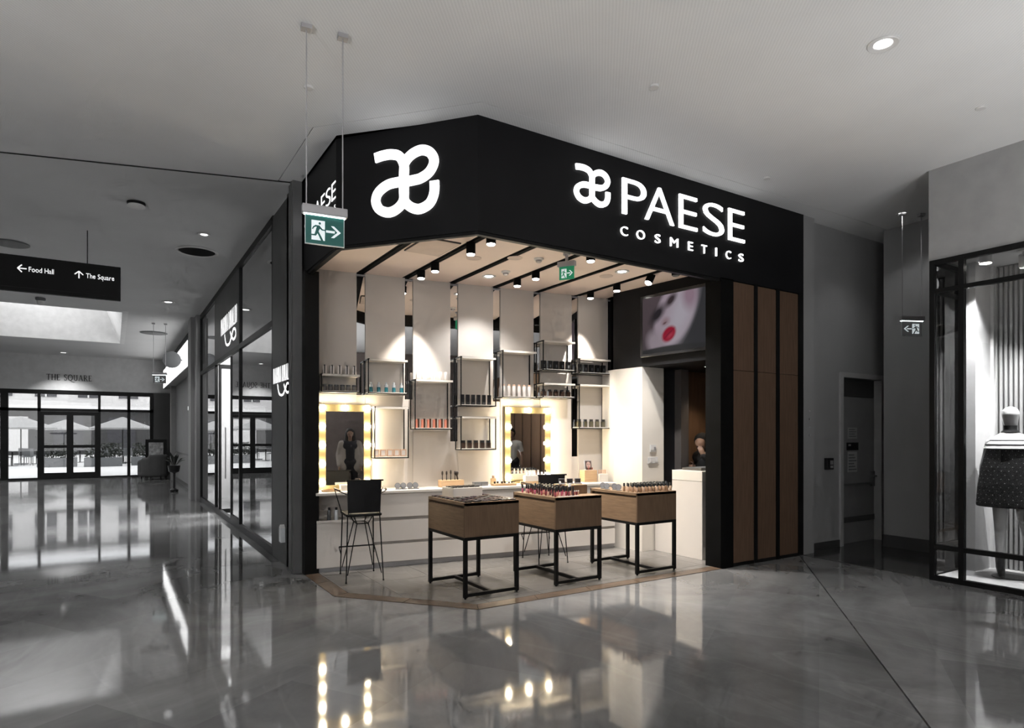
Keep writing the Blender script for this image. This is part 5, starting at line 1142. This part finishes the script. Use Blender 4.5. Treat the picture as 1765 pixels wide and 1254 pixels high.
MB().lathe([(.05, 1.545), (.09, 1.52), (.15, 1.475), (.20, 1.42), (.232, 1.36), (.222, 1.355), (.15, 1.455), (.05, 1.53)], 36, sy=.80).build('yoke_collar', pm('white_yoke', (.78, .78, .78), .8, bump=.4, bscale=50), o, smooth=True)
MB().lathe([(.213, 1.405), (.219, 1.395), (.211, 1.392)], 36, sy=.80).lathe([(.178, 1.450), (.184, 1.442), (.176, 1.439)], 36, sy=.80).build('collar_trim', M_DRESS, o, smooth=True)
MB().lathe([(.060, 1.60), (.058, 1.56), (.062, 1.55), (.085, 1.53)], 24, (0, .005, 0)).build('turtleneck', M_DRESS, o, smooth=True)
for sx, kx, ky, ax, ay in ((-1, -.085, -.02, -.08, .03), (1, .155, -.11, .16, -.10)):
    mb = MB(); mb.capsule((kx, ky, .22), (ax, ay, .10), .050, .042); mb.capsule((ax, ay + .01, .09), (ax, ay - .10, .045), .042, .032); mb.capsule((ax, ay - .10, .04), (ax, ay - .15, .026), .032, .024); mb.capsule((ax, ay + .03, .09), (ax, ay + .035, .01), .026, .014)
    remesh(mb, 'boot', M_PLB, o, .008, 2)
MB().cyl((0, .02, -.002), (0, .02, .008), .16, n=28).build('stand_plate', M_STEEL, o)
o = T('showcase_spotlight', 'round lit spotlight under the show window ceiling', 'spotlight', (7.78, 3.0, 3.46)); MB().cyl((0, 0, 0), (0, 0, -.10), .06, n=20).build('body', M_PLW, o, smooth=True); MB().cyl((0, 0, -.104), (0, 0, -.10), .052, n=20).build('lens', M_LAMP, o)
o = T('showcase_track_spotlight', 'white track spotlight beside the slatted wall', 'spotlight', (7.95, 2.72, 3.46)); MB().cyl((0, 0, 0), (0, 0, -.05), .02).box(-.08, .08, -.02, .02, -.02, 0).build('arm', M_PLW, o); MB().cyl((0, 0, -.05), (.06, .02, -.16), .05, n=18).build('body', M_PLW, o, smooth=True); MB().cyl((.06, .02, -.16), (.063, .021, -.166), .042, n=18).build('lens', M_LAMP, o)

# ================================================================== SERVICE RECESS FITTINGS
M_PAPER = pm('notice_paper', (.42, .42, .42), .7)
o = T('door_notice', 'pale upper notice sheet taped on the service door', 'notice', (9.02, 5.128, 1.50)); MB().box(-.12, .12, -.003, 0, 0, .16).build('sheet', M_PAPER, o)
for k in range(4): MB().box(-.09, .09 - .03 * (k % 2), -.004, -.003, .03 + .032 * k, .040 + .032 * k).build('text_line', M_PLG, o)
o = T('door_plaque', 'black plaque between two notices on the service door', 'notice', (9.02, 5.128, 1.335)); MB().box(-.15, .15, -.006, 0, 0, .11).build('plate', M_PLB, o, bevel=.002); MB().box(-.11, -.05, -.008, -.006, .06, .085).build('symbol', M_PAPER, o)
o = T('door_notice', 'pale lower notice sheet under the black plaque on service door', 'notice', (9.02, 5.128, 1.02)); MB().box(-.12, .12, -.003, 0, 0, .29).build('sheet', M_PAPER, o)
for k in range(6): MB().box(-.10, .10 - .03 * (k % 3), -.004, -.003, .03 + .042 * k, .045 + .042 * k).build('text_line', M_PLG, o)
o = T('call_box', 'small black call box on the wall left of service door', 'intercom', (8.27, 5.048, 1.16)); MB().box(-.075, .075, -.05, 0, -.08, .08).build('case', M_PLB, o, bevel=.006); MB().box(-.01, .05, -.054, -.05, -.01, .045).build('button_panel', M_ALU, o); MB().box(-.01, .05, -.054, -.05, -.055, -.025).build('button', M_ALU, o)
for i in range(4):
    tag(MB().cyl((7.70, 4.945, 1.55 + .105 * i), (7.70, 4.935, 1.55 + .105 * i), .012, n=12).build('wall_stud', M_ALU), 'small round stud on the pilaster, %s from below' % ORD[i], 'stud', 'studs on the right pilaster')

# ================================================================== CORRIDOR THINGS
o = T('acrylic_holder', 'small clear house-shaped holder at the foot of dark pillar', 'holder', (XS - .002, 7.85, .27)); MB().prism([(0, 0), (-.05, 0), (-.05, .11), (0, .11)], 0, .17).build('case', M_CLEARW, o, bevel=.004); MB().add([(0, 0, .17), (-.05, 0, .17), (-.05, .11, .17), (0, .11, .17), (0, .055, .21), (-.05, .055, .21)], [(0, 1, 5, 4), (1, 2, 5), (2, 3, 4, 5), (3, 0, 4)]).build('gable', M_PLW, o)
M_FAB = pm('grey_upholstery', (.07, .07, .07), .9, bump=.3, bscale=40)
o = T('armchair', 'dark grey tub armchair by the far corridor wall', 'armchair', (1.25, 25.6, 0), R(200))
mb = MB()
for i in range(13):
    a = math.pi * (1.0 + i / 12); x0, y0 = .36 * math.cos(a), -.36 * math.sin(a)
    mb.capsule((x0, y0, .18), (x0, y0, .80 if 3 <= i <= 9 else .70), .085, .085, 8)
for sx in (-.36, .36): mb.capsule((sx, 0, .18), (sx, -.32, .18), .085, .085, 8); mb.capsule((sx, 0, .66), (sx, -.32, .60), .085, .085, 8); mb.capsule((sx, -.32, .18), (sx, -.32, .60), .085, .085, 8); mb.capsule((sx, -.16, .18), (sx, -.16, .62), .085, .085, 8)
remesh(mb, 'shell', M_FAB, o, .03, 3); MB().box(-.30, .30, -.36, .30, .20, .46).build('seat_cushion', M_FAB, o, bevel=.05)
for x, y in ((-.32, -.30), (.32, -.30), (-.25, .25), (.25, .25)): MB().cyl((x, y, .12), (x, y, 0), .025, .018).build('leg', M_BLACK, o)
o = T('poster_stand', 'black poster stand behind the far armchair', 'sign', (1.35, 26.8, 0), R(-15)); MB().box(-.35, .35, -.03, .03, .10, 1.40).build('board', M_BLACK, o, bevel=.01); MB().box(-.24, .24, -.036, -.03, .75, 1.28).build('poster', pm('poster_print', (.30, .30, .30), .5, var=.6, vscale=9), o); MB().box(-.35, -.30, -.2, .2, 0, .10).box(.30, .35, -.2, .2, 0, .10).build('feet', M_BLACK, o)
o = T('framed_picture', 'small framed picture with lamp on far corridor wall', 'picture', (1.848, 19.6, 1.55), R(-90)); MB().box(-.32, .32, -.03, 0, -.05, .75).build('frame', M_PLW, o, bevel=.005); MB().box(-.24, .24, -.034, -.03, .02, .60).build('print', pm('picture_print', (.03, .03, .03), .3, var=.8), o); MB().box(-.15, .15, -.08, -.03, .70, .80).build('picture_lamp', M_LAMPD, o)
o = T('potted_plant', 'dark potted plant on a stand before the far shop wall', 'plant', (1.42, 19.7, 0)); MB().lathe([(.10, 0), (.11, .05), (.03, .10), (.03, .50), (.13, .55), (.16, .72), (.15, .72)], 18).build('pot_stand', M_PLB, o, smooth=True)
M_LEAF = pm('dark_leaf', (.03, .035, .03), .6)
for k in range(14):
    a = k * 2.4; r = .10 + .05 * (k % 3); zt = .86 + .08 * (k % 4); tip = Vector((r * 1.6 * math.cos(a), r * 1.6 * math.sin(a), zt)); b = Vector((.03 * math.cos(a), .03 * math.sin(a), .70)); md = b.lerp(tip, .6) + Vector((0, 0, .06)); sd = Vector((-math.sin(a), math.cos(a), 0)) * .035
    MB().add([b, md + sd, tip, md - sd, md + Vector((0, 0, .012))], [(0, 1, 4), (1, 2, 4), (2, 3, 4), (3, 0, 4)]).build('leaf', M_LEAF, o)

# clothes inside the neighbouring boutique
for j, (ry, l) in enumerate(((9.7, 'nearer the dark pillar'), (15.2, 'beyond the open doors'))):
    o = T('clothes_rail', 'black clothes rail in the boutique window ' + l, 'clothes rail', (2.75, ry, .006)); MB().cyl((0, -.9, 0), (0, -.9, 1.6), .015).cyl((0, .9, 0), (0, .9, 1.6), .015).cyl((0, -.9, 1.6), (0, .9, 1.6), .015).box(-.2, .2, -.915, -.885, 0, .02).box(-.2, .2, .885, .915, 0, .02).build('rail', M_BLACK, o)
    for k in range(7):
        c = T('hanging_coat', 'dark coat on the boutique rail %s, %s from near end' % (l, ORD[k]), 'coat', (2.75, ry - .72 + .24 * k, .006), R(8 * ((k % 3) - 1)), 'coats in the neighbouring boutique')
        MB().cyl((0, 0, 1.615), (0, 0, 1.55), .006, n=8).bar((-.2, 0, 1.46), (0, 0, 1.55), .014).bar((.2, 0, 1.46), (0, 0, 1.55), .014).build('hanger', M_BLACK, c)
        ln = .55 + .12 * (k % 3); mb = MB(); mb.capsule((-.14, 0, 1.40), (-.16, 0, ln + .06), .06, .07); mb.capsule((.14, 0, 1.40), (.16, 0, ln + .06), .06, .07); mb.capsule((0, 0, 1.42), (0, 0, ln + .06), .07, .075); mb.capsule((-.22, 0, 1.40), (-.27, 0, .92), .05, .045); mb.capsule((.22, 0, 1.40), (.27, 0, .92), .05, .045)
        remesh(mb, 'garment', pm('coat_cloth_%d' % (k % 3), [(.02, .02, .02), (.05, .05, .05), (.12, .12, .12)][k % 3], .9), c, .028, 3)

# ================================================================== THE SQUARE OUTSIDE
M_STONE = pm('pale_stone', (.62, .61, .60), .8, var=.06); M_WIN = pm('dark_window', (.05, .05, .055), .15); M_AWN = pm('parasol_cloth', (.30, .30, .295), .9)
o = T('building', 'pale multi-storey building seen through the far glass doors', 'building', (0, 62, 0))
MB().box(-24, 22, 0, 10, 0, 3.6).build('ground_floor', pm('ground_floor_dark', (.03, .03, .03), .6), o); MB().box(-24, 22, .3, 10, 3.6, 8).build('wall', M_STONE, o); MB().box(-24.5, 22.5, -.6, 10, 3.55, 3.9).build('canopy', M_PLW, o)
for k in range(16):
    for z in (4.6, 6.4):
        w = MB().box(-22 + 2.8 * k, -20.6 + 2.8 * k, .2, .31, z, z + 1.3).build('window', M_WIN, o); MB().box(-21.35 + 2.8 * k, -21.25 + 2.8 * k, .15, .2, z, z + 1.3).build('glazing_bar', M_PLW, w)
for k in range(12): MB().box(-22 + 3.6 * k, -20 + 3.6 * k, -.1, .02, .3, 3.0).build('shop_window', M_WIN if k % 4 else M_STONE, o)
for i, (x, y, l) in enumerate(((-4.1, 42, 'left'), (.45, 41, 'right'), (-2.6, 50, 'farther'))):
    o = T('parasol', '%s pale parasol on the square outside' % l, 'parasol', (x, y, 0), 0, 'parasols on the square')
    MB().cyl((0, 0, .08), (0, 0, 2.5), .03).build('pole', M_BLACK, o); MB().lathe([(1.55, 1.88), (1.57, 1.95), (.8, 2.25), (.05, 2.55), (.001, 2.55)], 8).build('canopy', M_AWN, o); MB().cyl((0, 0, 0), (0, 0, .08), .3, n=20).build('base', M_PLG, o)
for i, (x, y) in enumerate(((-4.3, 40.5), (-3.5, 43), (.1, 40), (1.0, 42), (-1.6, 44), (-.6, 47))):
    o = T('cafe_table', 'dark cafe table on the square, %s from left' % ORD[[0, 1, 4, 5, 2, 3][i]], 'table', (x, y, 0), 0, 'cafe tables on the square'); MB().cyl((0, 0, .72), (0, 0, .75), .38, n=20).build('top', M_PLG, o); MB().cyl((0, 0, .02), (0, 0, .72), .035).build('pedestal', M_BLACK, o); MB().cyl((0, 0, 0), (0, 0, .02), .24, n=18).build('foot', M_BLACK, o)
    for k, a in enumerate((.4, 2.6, 4.3)):
        c = T('cafe_chair', 'dark cafe chair, %s at the %s table outside' % (ORD[k], ORD[i]), 'chair', (x + .62 * math.cos(a), y + .62 * math.sin(a), 0), a + math.pi / 2, 'cafe chairs on the square')
        MB().box(-.21, .21, -.21, .21, .43, .47).build('seat', M_PLG, c); MB().box(-.21, .21, -.23, -.20, .47, .85).build('backrest', M_PLG, c)
        for p in ((-.19, -.2), (.19, -.2), (-.19, .19), (.19, .19)): MB().cyl((p[0], p[1], 0), (p[0], p[1], .43), .014, n=8).build('leg', M_BLACK, c)
M_HEDGE = pm('hedge_leaf', (.035, .04, .033), .8, var=.5, vscale=30)
for i, x in enumerate((-5.2, -2.3, -.4, 1.6)):
    o = T('planter', 'dark planter with clipped hedge on the square, %s from left' % ORD[i], 'planter', (x, 37.5 + .6 * (i % 2), 0), 0, 'planters on the square'); MB().box(-.8, .8, -.22, .22, 0, .45).build('trough', M_PLG, o, bevel=.02)
    mb = MB()
    for k in range(420):
        c = Vector((random.uniform(-.76, .76), random.uniform(-.22, .22), random.uniform(.45, 1.15))); a = Vector((random.uniform(-1, 1), random.uniform(-1, 1), random.uniform(-1, 1))).normalized() * .07; b = a.cross(Vector((random.random(), random.random(), random.random()))).normalized() * .05
        mb.add([c - a, c + b, c + a, c - b], [(0, 1, 2, 3)])
    q = mb.build('foliage', M_HEDGE, o); q['kind'] = 'stuff'
